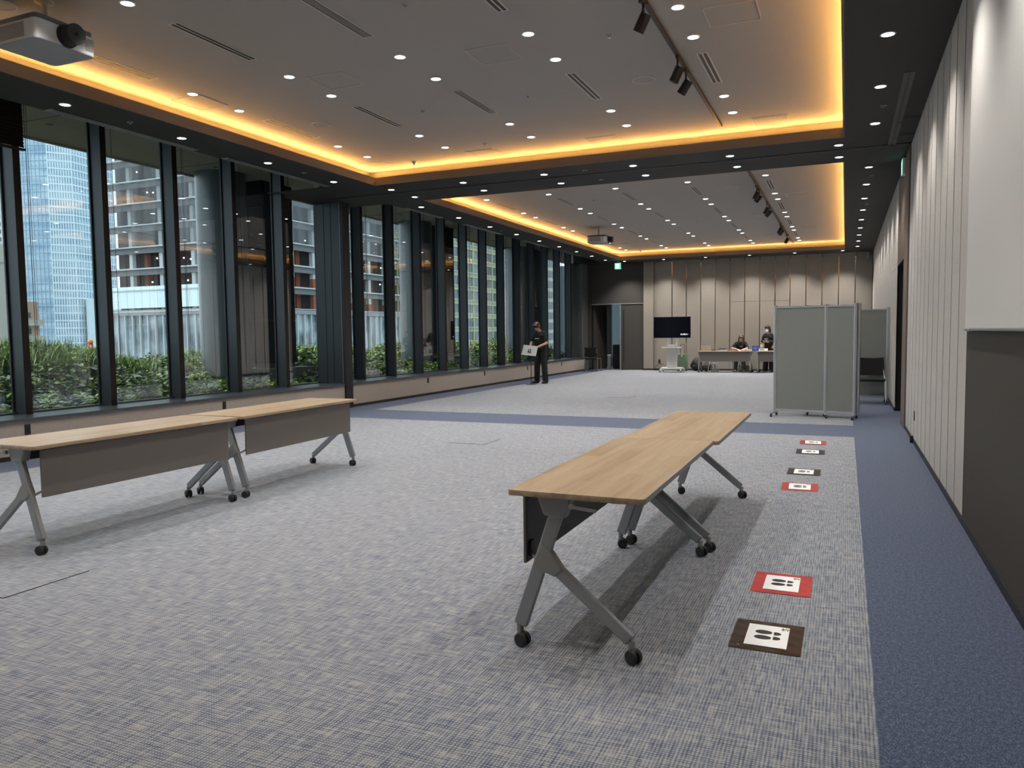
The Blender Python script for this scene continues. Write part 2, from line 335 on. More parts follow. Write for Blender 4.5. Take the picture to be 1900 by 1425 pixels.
# double door, left leaf open outwards
dmat = mat('door_grey_brown', (.058, .053, .047), .55, bump=.05, nscale=120)
d1 = struct(MB().box(-7.655, -6.805, YF+.02, YF+.06, .004, 2.43).build('door_1', dmat))
a = math.radians(76)
leaf = MB().box(0, .98, 0, .04, .004, 2.43).build('door_leaf', dmat, d1); leaf.location = (-8.72, YF+.05, 0); leaf.rotation_euler = (0, 0, a)
def pull(parent, x, y, rz=0):
    o = MB().cyl((0, -.05, .3), (0, -.05, 2.2), .014).cyl((0, -.05, .42), (0, .0, .42), .009).cyl((0, -.05, 2.1), (0, .0, 2.1), .009).build('door_handle', M['black'], parent); o.location = (x, y, 0); o.rotation_euler = (0, 0, rz); return o
pull(d1, -7.54, YF+.02); pull(leaf, .87, 0)
MB().box(-7.70, -7.655, YF+.015, YF+.065, .004, 2.43).build('door_edge', M['alud'], d1)
# corridor beyond the door
b = MB().box(-6.7, -6.6, YF+.2, 31, 0, 2.8).box(-9.5, -6.6, YF+.2, 31, 2.62, 2.7).box(-9.5, -9.4, YF+.2, 28.9, 0, 2.8).box(-9.5, -8.9, 30.9, 31.0, 0, 2.8).box(-8.4, -6.6, 30.9, 31.0, 0, 2.8).box(-8.9, -8.4, 30.9, 31.0, 0, .35)
struct(b.build('wall_corridor', M['dwall']))
struct(MB().box(-12.5, -6.5, 34.0, 34.2, 0, 4.5).build('wall_sky_block', mat('sky_block_blue', (.10, .14, .16), .7)))  # added wall, hides the bright sky behind the door gap
# ---- window side: base wall, sill
struct(MB().box(-8.93, XW, YB, 12.26, .0, .45).box(-8.93, XW, 12.46, 27.12, 0, .45).box(-9.5, -9.47, YB, 28, -.1, .45).build('wall_left', M['basef']))
struct(MB().box(XW-.002, XW+.008, YB, 12.26, 0, .055).box(XW-.002, XW+.008, 12.46, 27.12, 0, .055).build('baseboard_left', M['basebd']))
struct(MB().box(-9.47, XW+.022, YB, 12.26, .45, .478).box(-9.47, XW+.022, 12.46, 27.12, .45, .478).build('trim_1', M['sill']))
# ---- movable-partition jamb between the windows
j = struct(MB().box(-9.47, -8.86, 12.26, 12.46, .478, ZC).build('trim_2', M['fin']))
MB().box(-8.86, -8.80, 12.25, 12.47, 0, ZC).build('jamb_post', M['black'], j)
MB().box(-8.875, -8.868, 12.253, 12.26, .478, ZC).build('seal_strip', M['alud'], j)
for xx in (-9.24, -9.08): MB().box(xx-.006, xx+.006, 12.254, 12.26, .478, ZC).build('seal_strip', M['black'], j)
# ---- end pier of the window wall
struct(MB().box(-9.47, -8.93, 27.12, YF, 0, ZC).build('trim_3', mat('pier_grey', (.10, .105, .105), .6)))
for yy in (27.3, 27.52): MB().box(-8.934, -8.925, yy, yy+.012, .0, ZC).build('seal_strip', M['black'], bpy.data.objects['trim_3'])
# ---- windows: one bay each = fin, pane, blind cords
FY = [6.25+1.206*k for k in range(-8, 18)]
wn = 0
for k, y in enumerate(FY):
    kk = k-8
    y1 = FY[k+1] if k+1 < len(FY) else 27.12
    wn += 1
    if kk == 5: y0p = 12.46; fin = None
    else: y0p = y+.09
    if kk == 4: y1 = 12.26
    if kk == 5:
        root = struct(MB().box(-9.47, -9.40, 12.46, 12.50, .478, 4.55).build('window_%d' % wn, M['fin'])); y0p = 12.50
    else:
        root = struct(MB().box(-9.46, -9.252, y, y+.09, .478, 4.55).build('window_%d' % wn, M['fin']))
        MB().box(-9.252, -9.248, y+.001, y+.089, .478, 4.55).build('fin_face', M['finshade'], root)  # room side of the fin, its shade painted as darker metal
        MB().box(-9.475, -9.45, y-.022, y+.0, .478, 4.55).build('gasket', M['black'], root)
        MB().box(-9.46, -9.26, y+.09, y+.094, .478, 4.55).build('fin_side', M['finshade'], root)
    MB().box(XG-.006, XG+.002, y0p, y1, .478, 4.55).build('pane', M['glass'], root)
    MB().box(-9.475, -9.41, y0p, y1, .478, .502).build('bottom_rail', M['sill'], root)
    if kk >= -1:
        cb = MB().tube([(-9.22, y0p+.06, 4.5), (-9.22, y0p+.06, 2.4), (-9.225, y0p+.068, .95)], .0035, 5)
        if kk % 2 == 0: cb.tube([(-9.22, y0p+.085, 4.5), (-9.222, y0p+.09, 1.1)], .003, 5)
        cb.build('blind_cord', M['black'], root)
# ---- lowered blind at the left edge of the picture
bl = empty('venetian_blind', 'dark brown venetian blind half lowered at the nearest window', 'blind', (-9.16, 5.76, 3.68))
bm_ = mat('blind_slat', (.022, .014, .011), .5)
MB().box(-.03, .03, -.58, .58, .78, .86).build('head_rail', bm_, bl)
MB().box(-.025, .025, -.58, .58, 0, .025).build('bottom_rail', bm_, bl)
for i in range(17):
    z = .06+i*.044
    MB().bar((0, -.575, z), (0, .575, z), .005, .052, up=(.93, 0, .36)).build('slat', bm_, bl)
# ================================================================ CEILING FIXTURES
# downlight prototype: ring (root mesh) + lens + lamp
def make_downlight():
    n = 20; vs = []; prof = [(.050, .004), (.050, -.002), (.062, -.004), (.064, 0)]
    ring = MB().lathe([(.064, .0), (.064, -.004), (.052, -.006), (.050, -.0005)], n=20)
    ring.f = ring.f[:-2]
    root = ring.build('downlight', M['ring'], smooth=True)
    MB().lathe([(.0505, -.0006), (.0505, -.0022)], n=20).build('lens', M['lens'], root)
    ld = bpy.data.lights.new('downlight_lamp', 'SPOT'); ld.energy = SPOT_W; ld.color = (1.0, .955, .90); ld.spot_size = math.radians(98); ld.spot_blend = .75; ld.shadow_soft_size = .035
    lo = bpy.data.objects.new('downlight_lamp', ld); COL.objects.link(lo); lo.parent = root; lo.location = (0, 0, -.045)
    return root
dl0 = make_downlight(); kids_cache(dl0); dl_used = [False]
_wl = bpy.data.lights['downlight_lamp'].copy(); _wl.name = 'wallwash_lamp'; _wl.energy = SPOT_W*1.2; _wl.spot_size = math.radians(112); _wl.spot_blend = 1.0
_fl = _wl.copy(); _fl.name = 'farwall_lamp'; _fl.energy = SPOT_W*3.0; _fl.spot_size = math.radians(108); _fl.spot_blend = 1.0
def downlight(x, y, z, label, group, wash=False):
    if not dl_used[0]: o = dl0; dl_used[0] = True; o.location = (x, y, z)
    else: o = copy_tree(dl0, (x, y, z))
    tag(o, label, 'downlight', group)
    if wash:
        for k in COL.objects[-4:]:
            if k.parent == o and k.type == 'LIGHT': k.data = _fl if wash == 2 else _wl
    return o
UX = [-1.372, -2.765, -4.16, -5.55, -6.935]
CN = ['column beside the spotlight track', 'second column from the track', 'middle column', 'fourth column from the track', 'window-side column']
for c, xx in enumerate(UX):
    for r, yy in enumerate((10.36, 9.60, 7.58, 6.84, 4.80, 4.06, 2.04)):
        downlight(xx, yy, ZU, 'near tray downlight, %s, %s before the beam' % (CN[c], ORD[r]), 'downlights of the near tray ceiling')
    for r, yy in enumerate((14.74, 16.76, 17.51, 19.53, 20.29, 22.32, 23.08, 25.10, 25.86)):
        downlight(xx, yy, ZU, 'far tray downlight, %s, %s beyond the beam' % (CN[c], ORD[r]), 'downlights of the far tray ceiling')
for r, yy in enumerate((10.61, 9.04, 7.45, 5.86, 4.27, 2.68)):
    downlight(-7.77, yy, ZC, 'downlight in the dark window-side soffit, %s on the near side of the beam' % ORD[r], 'downlights along the window soffit')
for r, yy in enumerate((13.46, 15.07, 16.68, 18.28, 19.88, 21.48, 23.07, 24.65, 26.23)):
    downlight(-7.77, yy, ZC, 'downlight in the dark window-side soffit, %s beyond the beam' % ORD[r], 'downlights along the window soffit')
for r, yy in enumerate((10.62, 9.05, 7.50, 5.92, 4.33, 2.75)):
    downlight(.294, yy, ZC, 'downlight in the dark right-wall soffit, %s on the near side of the beam' % ORD[r], 'downlights along the right wall', True)
for r, yy in enumerate((13.40, 14.96, 16.52, 18.10, 19.68, 21.24, 22.82, 24.36, 25.92)):
    downlight(.294, yy, ZC, 'downlight in the dark right-wall soffit, %s beyond the beam' % ORD[r], 'downlights along the right wall', True)
for r, xx in enumerate((-7.307, -5.90, -4.453, -3.005, -1.575, -.127)):
    downlight(xx, 11.63, ZC, 'downlight on the near half of the dark beam, %s from the windows' % ORD[r], 'downlights on the near side of the beam')
    downlight(xx, 12.43, ZC, 'downlight on the far half of the dark beam, %s from the windows' % ORD[r], 'downlights on the far side of the beam')
    downlight(xx, 27.05, ZC, 'downlight washing the far wall, %s from the windows' % ORD[r], 'downlights washing the far wall', 2)
# cove strips
def cove(p0, p1, inward, label):
    p0 = Vector(p0); p1 = Vector(p1); L = (p1-p0).length; mid = (p0+p1)/2; ax = (p1-p0).normalized()
    e = empty('cove_light_strip', label, 'strip light', mid)
    mb = MB(); mb.bar(p0-mid+Vector((0, 0, -.03)), p1-mid+Vector((0, 0, -.03)), .03, .02, up=inward); mb.build('strip_channel', M['alud'], e)
    mb = MB(); mb.bar(p0-mid+Vector((0, 0, -.016)), p1-mid+Vector((0, 0, -.016)), .016, .006, up=inward); mb.build('diffuser', mat('warm_strip', (.9, .7, .4), .5, emit=(1, .50, .13), es=2.0), e)
    ld = bpy.data.lights.new('cove_lamp', 'AREA'); ld.shape = 'RECTANGLE'; ld.size = L; ld.size_y = .02; ld.energy = COVE_W_M*L; ld.color = (1.0, .485, .115)
    lo = bpy.data.objects.new('cove_lamp', ld); COL.objects.link(lo); lo.parent = e
    zax = -(Vector(inward)*.42 + Vector((0, 0, .90))).normalized(); xax = ax; yax = zax.cross(xax)
    lo.matrix_local = Matrix((( xax.x, yax.x, zax.x, 0), (xax.y, yax.y, zax.y, 0), (xax.z, yax.z, zax.z, 0), (0, 0, 0, 1)))
for (y0, y1), nm in zip(TRAYS, ('near', 'far')):
    s = .10; z = 4.052
    cove((TX0-s, y0-.1, z), (TX0-s, y1+.1, z), (1, 0, 0), 'warm cove light strip of the %s tray on the window side' % nm)
    cove((TX1+s, y0-.1, z), (TX1+s, y1+.1, z), (-1, 0, 0), 'warm cove light strip of the %s tray on the panelled wall side' % nm)
    cove((TX0-.1, y0-s, z), (TX1+.1, y0-s, z), (0, 1, 0), 'warm cove light strip on the near end of the %s tray' % nm)
    cove((TX0-.1, y1+s, z), (TX1+.1, y1+s, z), (0, -1, 0), 'warm cove light strip on the far end of the %s tray' % nm)
# linear vents
def vent(x, y, w_, l_, z, kind, label, group, m=None):
    e = empty('air_vent', label, 'air vent', (x, y, z), 0, group)
    m = m or M['upper_vent']
    t = .016
    MB().box(-w_/2, -w_/2+t, -l_/2, l_/2, -.003, 0).box(w_/2-t, w_/2, -l_/2, l_/2, -.003, 0).box(-w_/2+t, w_/2-t, -l_/2, -l_/2+t, -.003, 0).box(-w_/2+t, w_/2-t, l_/2-t, l_/2, -.003, 0).build('frame', m, e)
    MB().box(-w_/2+t, w_/2-t, -l_/2+t, l_/2-t, -.0012, 0).build('slot', M['black'], e)
    wi = w_-2*t
    n = {'two': 1, 'grille': 4, 'one': 1, 'wide': 2}[kind]
    for i in range(n):
        c = -wi/2 + wi*(i+1)/(n+1)
        hw = {'two': .008, 'grille': .003, 'one': .008, 'wide': .006}[kind]
        MB().box(c-hw, c+hw, -l_/2+t, l_/2-t, -.003, -.001).build('blade', m, e)
    return e
M['upper_vent'] = mat('vent_paint', (.52, .50, .47), .6)
kinds = ['two', 'two', 'grille', 'one', 'wide']; ww = [.115, .115, .125, .115, .15]
kn = ['two-slot vent beside the track', 'two-slot vent, second column from the track', 'fine-bladed vent grille, middle column', 'narrow slot vent, fourth column from the track', 'slot vent nearest the windows']
for c, xx in enumerate([-1.37, -2.77, -4.15, -5.54, -6.91]):
    for r, yy in enumerate((8.55, 5.77, 3.0)):
        vent(xx, yy, ww[c], 1.02, ZU, kinds[c], 'near tray %s, %s row before the beam' % (kn[c], ORD[r]), 'slot vents of the near tray ceiling')
    for r, yy in enumerate((15.75, 18.52, 21.30, 24.09)):
        vent(xx, yy, ww[c], 1.02, ZU, kinds[c], 'far tray %s, %s row beyond the beam' % (kn[c], ORD[r]), 'slot vents of the far tray ceiling')
# right soffit long slot diffuser
e = empty('slot_diffuser', 'long dark double strip air slot in the soffit over the right wall', 'air vent', (.54, 10.33, ZC))
MB().box(-.052, -.010, -1.67, 1.67, -.006, 0).build('strip', mat('slot_grey', (.055, .053, .051), .5), e)
MB().box(.014, .052, -1.67, .35, -.006, 0).build('strip', MATS['slot_grey'], e); MB().box(.014, .052, .38, 1.2, -.006, 0).build('strip', MATS['slot_grey'], e); MB().box(.014, .052, 1.23, 1.67, -.006, 0).build('strip', MATS['slot_grey'], e)
MB().box(-.010, .014, -1.67, 1.67, -.002, .0).build('slot', M['black'], e)
# window soffit slot diffusers
for i, (y0, y1) in enumerate(((5.93, 7.97), (8.55, 10.85), (13.45, 14.85), (16.05, 18.0), (19.6, 21.5), (22.6, 24.4))):
    e = empty('slot_diffuser', 'slim metal air slot at the window edge of the soffit, %s from the camera' % ORD[i], 'air vent', (-8.09, (y0+y1)/2, ZC), 0, 'air slots along the window soffit')
    h = (y1-y0)/2
    for xx in (-.062, -.028, .006, .04): MB().box(xx, xx+.008, -h, h, -.009, 0).build('blade', M['alud'], e)
    MB().box(-.066, .052, -h, h, -.002, 0).build('slot', M['black'], e)
    MB().box(-.066, .052, -h-.03, -h, -.006, 0).build('end_cap', M['alud'], e); MB().box(-.066, .052, h, h+.03, -.006, 0).build('end_cap', M['alud'], e)
# access hatches
def hatch(x, y, label, group, s=.45):
    e = empty('ceiling_hatch', label, 'hatch', (x, y, ZU), 0, group)
    MB().box(-s/2+.012, s/2-.012, -s/2+.012, s/2-.012, -.003, 0).build('door', M['upper'], e)
    t = .008; h = s/2
    MB().box(-h, -h+t, -h, h, -.007, 0).box(h-t, h, -h, h, -.007, 0).box(-h, h, -h, -h+t, -.007, 0).box(-h, h, h-t, h, -.007, 0).build('frame', M['upper_vent'], e)
for x, y, tx in ((-3.27, 7.18, 'near the middle of the near tray ceiling'), (-5.18, 7.16, 'left of the middle of the near tray ceiling'), (-7.11, 7.12, 'by the window-side cove, near tray, level with the spotlights'), (-7.13, 10.94, 'in the far left corner of the near tray'), (-5.19, 10.97, 'at the beam end of the near tray, second from the left'), (-3.27, 11.0, 'at the beam end of the near tray, third from the left'), (-.96, 10.97, 'at the beam end of the near tray, rightmost'), (-.96, 7.18, 'in the near tray to the right of the spotlight track'),
                 (-.95, 17.07, 'in the far tray right of the track, nearest the beam'), (-.96, 22.62, 'in the far tray right of the track, middle'), (-.48, 26.3, 'in the far right corner of the far tray'), (-7.15, 17.24, 'in the far tray by the window-side cove'), (-4.98, 17.12, 'in the far tray between the grille columns'), (-5.16, 22.84, 'in the far tray behind the far projector')):
    hatch(x, y, 'square flush access hatch %s' % tx, 'ceiling access hatches')
# ceiling speakers
for x, y, tx in ((-2.095, 8.59, 'beside the track spotlights'), (-6.42, 8.53, 'above the window-side cove of the near tray'), (-6.52, 4.37, 'behind the near projector'), (-6.5, 15.82, 'at the near left of the far tray'), (-2.10, 15.69, 'at the near right of the far tray'), (-2.08, 19.85, 'halfway along the far tray by the track'), (-4.94, 19.96, 'right of the far projector'), (-2.07, 23.98, 'near the far end of the far tray'), (-6.47, 23.99, 'beyond the far projector')):
    e = empty('ceiling_speaker', 'round flat ceiling speaker %s' % tx, 'speaker', (x, y, ZU), 0, 'ceiling speakers')
    r = MB().lathe([(.128, 0), (.128, -.007), (.116, -.009), (.114, -.002)], n=28); r.f = r.f[:-2]; r.build('rim', M['upper_vent'], e, smooth=True)
    MB().lathe([(.114, -.001), (.114, -.004)], n=28).build('grille', mat('speaker_grille', (.36, .345, .325), .8), e)
# small detectors / sprinklers
for x, y, z, tx in ((-3.47, 5.80, ZU, 'in front of the middle near grille'), (-2.09, 7.21, ZU, 'left of the track in the near tray'), (-3.48, 8.58, ZU, 'in the middle of the near tray'), (-4.92, 10.41, ZU, 'near the beam end of the near tray'), (-4.90, 8.56, ZU, 'between the left vents of the near tray'), (-3.51, 20.0, ZU, 'in the middle of the far tray'), (-4.93, 15.8, ZU, 'at the beam end of the far tray'), (-7.73, 6.65, ZC, 'in the window soffit beside the near slot'), (-7.74, 9.82, ZC, 'in the window soffit near the partition'), (-7.85, 17.5, ZC, 'in the window soffit beyond the beam'), (.356, 9.84, ZC, 'in the right soffit next to the long slot'), (.352, 14.17, ZC, 'in the right soffit past the beam'), (.352, 17.3, ZC, 'in the right soffit over the far panels'), (-3.77, 11.62, ZC, 'on the near half of the beam'), (-3.76, 12.45, ZC, 'on the far half of the beam')):
    e = empty('fire_sprinkler', 'tiny recessed sprinkler head %s' % tx, 'sprinkler', (x, y, z), 0, 'sprinkler heads')
    r = MB().lathe([(.036, 0), (.036, -.004), (.026, -.006), (.025, -.001)], n=16); r.f = r.f[:-2]; r.build('rosette', M['alud'], e, smooth=True)
    MB().lathe([(.009, -.001), (.009, -.014), (.013, -.016), (.013, -.019)], n=10).build('head', M['chrome'], e)
for x, y, tx in ((-6.45, 10.98, 'near tray'), (-6.53, 26.3, 'far tray')):
    e = empty('microphone_antenna', 'slim hanging ceiling antenna in the far left corner of the %s' % tx, 'antenna', (x, y, ZU))
    MB().lathe([(.055, 0), (.05, -.012), (.022, -.035), (.010, -.055)], n=18).build('base', M['alud'], e, smooth=True)
    MB().cyl((0, 0, -.05), (0, 0, -.15), .004, n=8).build('rod', M['grey'], e)
# spotlight tracks
brown = mat('track_brown', (.030, .022, .019), .45, .2)
def track(x, y0, y1, label):
    e = empty('spotlight_track', label, 'track', (x, (y0+y1)/2, ZU))
    h = (y1-y0)/2
    MB().box(-.018, .018, -h, h, -.032, 0).build('rail', brown, e)
    MB().box(-.009, .009, -h+.01, h-.01, -.0335, -.031).build('conductor_slot', M['black'], e)
    MB().box(-.021, .021, h, h+.03, -.034, 0).build('end_cap', brown, e)
track(-1.597, .5, 10.85, 'dark brown spotlight track rail in the near tray ceiling'); track(-1.603, 13.4, 26.4, 'dark brown spotlight track rail in the far tray ceiling')
def spot(x, y, yaw, tilt, label, group):
    e = empty('track_spotlight', label, 'spotlight', (x, y, ZU-.034), yaw, group)
    MB().box(-.016, .016, -.05, .05, -.03, 0).build('adapter', brown, e)
    MB().cyl((0, 0, -.03), (0, 0, -.075), .011, n=10).box(-.008, .008, -.012, .012, -.14, -.07).build('bracket', brown, e)
    d = Vector((math.sin(tilt), 0, -math.cos(tilt))); c = Vector((0, 0, -.165)) + d*.02
    b_ = MB(); b_.cyl(c-d*.075, c+d*.075, .047, n=24); hd = b_.build('lamp_head', brown, e, smooth=True)
    MB().cyl(c+d*.072, c+d*.0765, .042, n=24).build('lens', M['black'], hd)
spot(-1.59, 6.50, PI*.9, .55, 'brown spotlight on the near track, closest to the camera', 'track spotlights'); spot(-1.59, 7.93, PI*1.02, .45, 'brown spotlight on the near track, front one of the pair', 'track spotlights'); spot(-1.59, 8.37, PI*.95, .62, 'brown spotlight on the near track, rear one of the pair', 'track spotlights')
for i, (y, a_) in enumerate(((15.55, .5), (15.95, .7), (17.62, .5), (18.1, .7), (21.3, .5), (21.75, .65), (23.8, .55))):
    spot(-1.60, y, PI*(.9+.05*i), a_, 'brown spotlight on the far track, %s from the beam' % ORD[i], 'track spotlights')
# projectors
def projector(x, y, label):
    e = empty('ceiling_projector', label, 'projector', (x, y, 3.78))
    bd = MB().prism(rrect(-.255, .255, -.265, .265, .045), 0, .155).build('body', mat('projector_white', (.66, .66, .64), .45), e); bevel(bd, .006, 2)
    MB().prism(rrect(-.252, .252, -.262, .262, .045), -.004, .004).build('underside', mat('projector_under', (.30, .32, .34), .6), e)
    MB().prism(rrect(-.245, .245, -.255, .255, .04), .155, .195).build('top_cover', M['greyd'], e, smooth=True)
    for i in range(11): MB().box(-.19, .12, -.2665, -.264, .025+i*.0105, .030+i*.0105).build('vent_slat', mat('vent_dark', (.17, .16, .15), .6), e)
    for i in range(10): MB().box(.2545, .2565, .165, .245, .03+i*.0105, .035+i*.0105).build('vent_slat', MATS['vent_dark'], e)
    ln = MB().cyl((.25, .0, .085), (.275, .0, .085), .092, .088, n=32).cyl((.275, .0, .085), (.36, .0, .085), .078, .074, n=32).cyl((.36, 0, .085), (.375, 0, .085), .082, .082, n=32).build('lens_barrel', M['blackrub'], e, smooth=True)
    MB().lathe([(.062, 0), (.05, .006), (.025, .012), (.001, .014)], n=24).build('lens_glass', mat('lens_glass', (.02, .012, .012), .05), ln)
    o = [k for k in ln.children][0]; o.rotation_euler = (0, PI/2, 0); o.location = (.362, 0, .085)
    MB().cyl((-.02, .02, .22), (-.02, .02, .41), .027, n=16).build('pole', M['upper_vent'], e, smooth=True)
    MB().lathe([(.075, .42), (.075, .405), (.03, .395)], (-.02, .02, 0), 20).build('ceiling_plate', M['upper_vent'], e)
    MB().box(-.12, .10, -.1, .14, .198, .206).bar((-.1, -.1, .2), (-.02, .02, .235), .03, .01, (0, 0, 1)).bar((.08, .14, .2), (-.02, .02, .235), .03, .01, (0, 0, 1)).box(-.06, .02, -.02, .06, .206, .235).build('mount_bracket', M['upper_vent'], e)
    return e
projector(-6.115, 4.465, 'white ceiling projector with big black lens, hung near the top left')
projector(-6.10, 20.0, 'white ceiling projector hung in the far tray ceiling')
# ================================================================ WALL FIXTURES
# projection screen on the right wall
e = empty('projection_screen', 'white projection screen pulled down on the right wall', 'screen', (.772, 4.03, 1.405))
MB().box(-.0015, .0015, -2.2, 2.203, .0, 2.50).build('cloth', M['screen'], e)
MB().cyl((0, -2.2, -.006), (0, 2.203, -.006), .010, n=12).build('bottom_bar', M['alud'], e, smooth=True)
MB().box(-.012, .008, 1.95, 1.99, -.02, .0).build('pull_tab', M['offw'], e)
# outlets
def outlet(x, y, z, nx, ny, label, group, m=None):
    e = empty('wall_outlet', label, 'outlet', (x, y, z), math.atan2(ny, nx), group)
    o = MB().box(0, .008, -.036, .036, -.06, .06).build('cover_plate', m or M['blackrub'], e); bevel(o, .003, 1)
    MB().box(.008, .0095, -.018, .018, -.035, .035).build('socket', M['black'], e)
for i, yy in enumerate((5.98, 9.115, 15.47, 18.51, 21.55, 24.6)):
    outlet(XW, yy, .345, 1, 0, 'black outlet plate on the beige wall under the windows, %s from the camera' % ORD[i], 'outlets under the windows')
outlet(XR, 10.50, .345, -1, 0, 'black outlet plate low on the right panelled wall', None); outlet(-6.21, YF, .335, 0, -1, 'black outlet on the far wall beside the television cart', None)
e = empty('door_stop', 'small black block on the baseboard of the right wall', 'door stop', (XR-.006, 10.62, 0))
MB().box(-.03, 0, -.05, .05, 0, .085).build('block', M['black'], e)
# switches on far wall
for x, z, h, tx in ((-2.64, 1.045, .12, 'upper light switch plate on the far wall beside the standing woman'), (-2.66, .867, .11, 'lower switch plate with a small emblem on the far wall beside the standing woman')):
    e = empty('switch_plate', tx, 'switch', (x, YF, z))
    o = MB().box(-.04, .04, -.008, 0, -h/2, h/2).build('cover_plate', M['offw'], e)
    MB().box(-.018, .018, -.011, -.008, -.03, .03).build('rocker', M['white'], e)
# exit signs
egreen = mat('exit_green', (.02, .35, .16), .5, emit=(.05, .62, .30), es=.9); ewhite = mat('exit_white', (.8, .85, .8), .5, emit=(.85, 1, .9), es=1.0)
def exit_sign(loc, rz, label):
    e = empty('exit_sign', label, 'sign', loc, rz)
    MB().box(-.115, .115, -.02, .03, 0, .225).build('housing', M['white'], e)
    MB().box(-.108, .108, -.0215, -.0195, .008, .217).build('face', ewhite, e)
    f_ = MB().box(-.108, -.075, -.0225, -.021, .008, .217).box(.055, .108, -.0225, -.021, .008, .217).box(-.075, .055, -.0225, -.021, .185, .217).box(-.075, .055, -.0225, -.021, .008, .03).build('green_print', egreen, e)
    # running figure: head, trunk, arms, legs
    g_ = MB().cyl((-.005, -.0225, .160), (-.005, -.021, .160), .013, n=12)
    for p0, p1, w_ in (((0, .145), (.012, .095), .022), ((0, .14), (-.045, .12), .011), ((.004, .14), (.038, .115), .011), ((.012, .098), (-.02, .065), .014), ((-.02, .065), (-.055, .05), .012), ((.012, .098), (.04, .07), .014), ((.04, .07), (.035, .035), .012)):
        g_.bar((p0[0], -.0218, p0[1]), (p1[0], -.0218, p1[1]), .0014, w_, up=(0, 1, 0))
    g_.build('running_figure', egreen, e)
    return e
x_ = exit_sign((-7.48, 26.8, 3.635), 0, 'green running-man exit sign hanging near the far double door')
MB().cyl((0, .005, .225), (0, .005, .295), .008, n=8).build('stem', M['alud'], x_)
x_ = exit_sign((.745, 12.86, 3.67), -PI/2, 'slim exit sign seen edge-on high on the right wall over the dark doorway')
e = empty('wall_speaker', 'slim grey speaker box high in the far right corner', 'speaker', (.62, YF, 3.70))
o = MB().box(-.03, .03, -.09, 0, 0, .20).build('cabinet', M['alud'], e); bevel(o, .006, 2); MB().box(-.22, .0, -.03, -.02, .205, .215).build('bracket', M['alud'], e)
# floor hatches and floor boxes
for (cx, cy_, s_), tx in (((-4.44, 2.90, .52), 'thin-framed square floor hatch in the carpet at the lower left'), ((-4.44, 8.97, .5), 'thin-framed square floor hatch in the carpet at the middle of the near bay'), ((-4.45, 16.2, .5), 'thin-framed square floor hatch in the carpet of the far bay')):
    e = empty('floor_hatch', tx, 'floor hatch', (cx, cy_, .0025)); h = s_/2; t = .006
    MB().box(h-t, h, -h, h, 0, .003).box(-h, h, -h, -h+t, 0, .003).build('frame', mat('hatch_metal', (.035, .036, .038), .6, .2), e)
    MB().box(-h, h-t, -h+t, h, 0, .0012).build('carpet_lid', M['field'], e)
# ================================================================ FOLDING TABLES
def make_table():
    e = empty('folding_table', 'proto', 'table')
    top = MB().prism(rrect(-.305, .305, -.9, .9, .018, 4), .694, .72).build('tabletop', M['oak'], e); bevel(top, .003, 2)
    MB().box(-.262, -.250, -.82, .82, .372, .684).build('modesty_panel', M['modesty'], e)
    inn = [k for k in e.children if k.name.startswith('modesty')][0]
    MB().box(-.2505, -.246, -.815, .815, .378, .668).build('panel_backing', M['modesty_in'], inn)
    MB().box(.304, .309, -.884, .884, .6945, .7185).build('edge_band', M['legcap'], e)
    MB().box(-.13, -.07, -.80, .80, .615, .675).build('cross_beam', M['modesty_in'], e)
    MB().box(.14, .18, -.80, .80, .670, .694).build('stiffener', M['modesty_in'], e)
    for sy in (-1, 1):
        y = sy*.845
        br = MB().prism([(-.145, .610), (-.045, .604), (-.015, .694), (-.175, .694)], y-.03, y+.03, 'y').build('leg_bracket', M['legcap'], e); bevel(br, .008, 2)
        a = MB().bar((-.092, y, .618), (-.268, y, .098), .034, .062, up=(0, 1, 0)).build('leg', M['leg'], e); bevel(a, .007, 2)
        a = MB().bar((-.135, y+.0, .405), (.236, y, .098), .032, .054, up=(0, 1, 0)).build('leg', M['leg'], e); bevel(a, .007, 2)
        j_ = MB().prism([(-.198, .402), (-.168, .360), (-.098, .338), (-.060, .372), (-.112, .445), (-.158, .490)], y-.024, y+.024, 'y').build('joint_sleeve', M['legcap'], e); bevel(j_, .008, 2)
        MB().cyl((-.01, y+sy*.028, .665), (-.01, y+sy*.05, .665), .013, n=12).bar((-.01, y+sy*.045, .662), (.10, y+sy*.045, .652), .008, .014, up=(0, 1, 0)).build('lock_lever', M['legcap'], e)
        MB().bar((-.246, sy*.78, .42), (-.190, y-sy*.02, .385), .010, .014, up=(0, 1, 0)).build('link_rod', M['legcap'], e)
        MB().box(-.246, -.232, sy*.78-.02, sy*.78+.02, .40, .47).build('panel_hook', M['black'], e)
        for cx in (-.272, .24):
            c = MB().cyl((cx, y, .062), (cx, y, .098), .016, n=12).build('caster', M['legcap'], e)
            ang = random.uniform(-.7, .7); dx, dy = math.cos(ang)*.012, math.sin(ang)*.012; nx, ny = -math.sin(ang), math.cos(ang)
            for s_ in (-1, 1):
                p = Vector((cx+dx+nx*.016*s_, y+dy+ny*.016*s_, .0315)); q = Vector((nx, ny, 0))
                w_ = MB().cyl(p-q*.010, p+q*.010, .0315, n=20).build('wheel', M['blackrub'], c); bevel(w_, .004, 1)
            MB().ell((cx+dx*.6, y+dy*.6, .05), (.024, .024, .018), 12, 6).build('hood', M['blackrub'], c, smooth=True)
    return e
t0 = make_table(); kids_cache(t0)
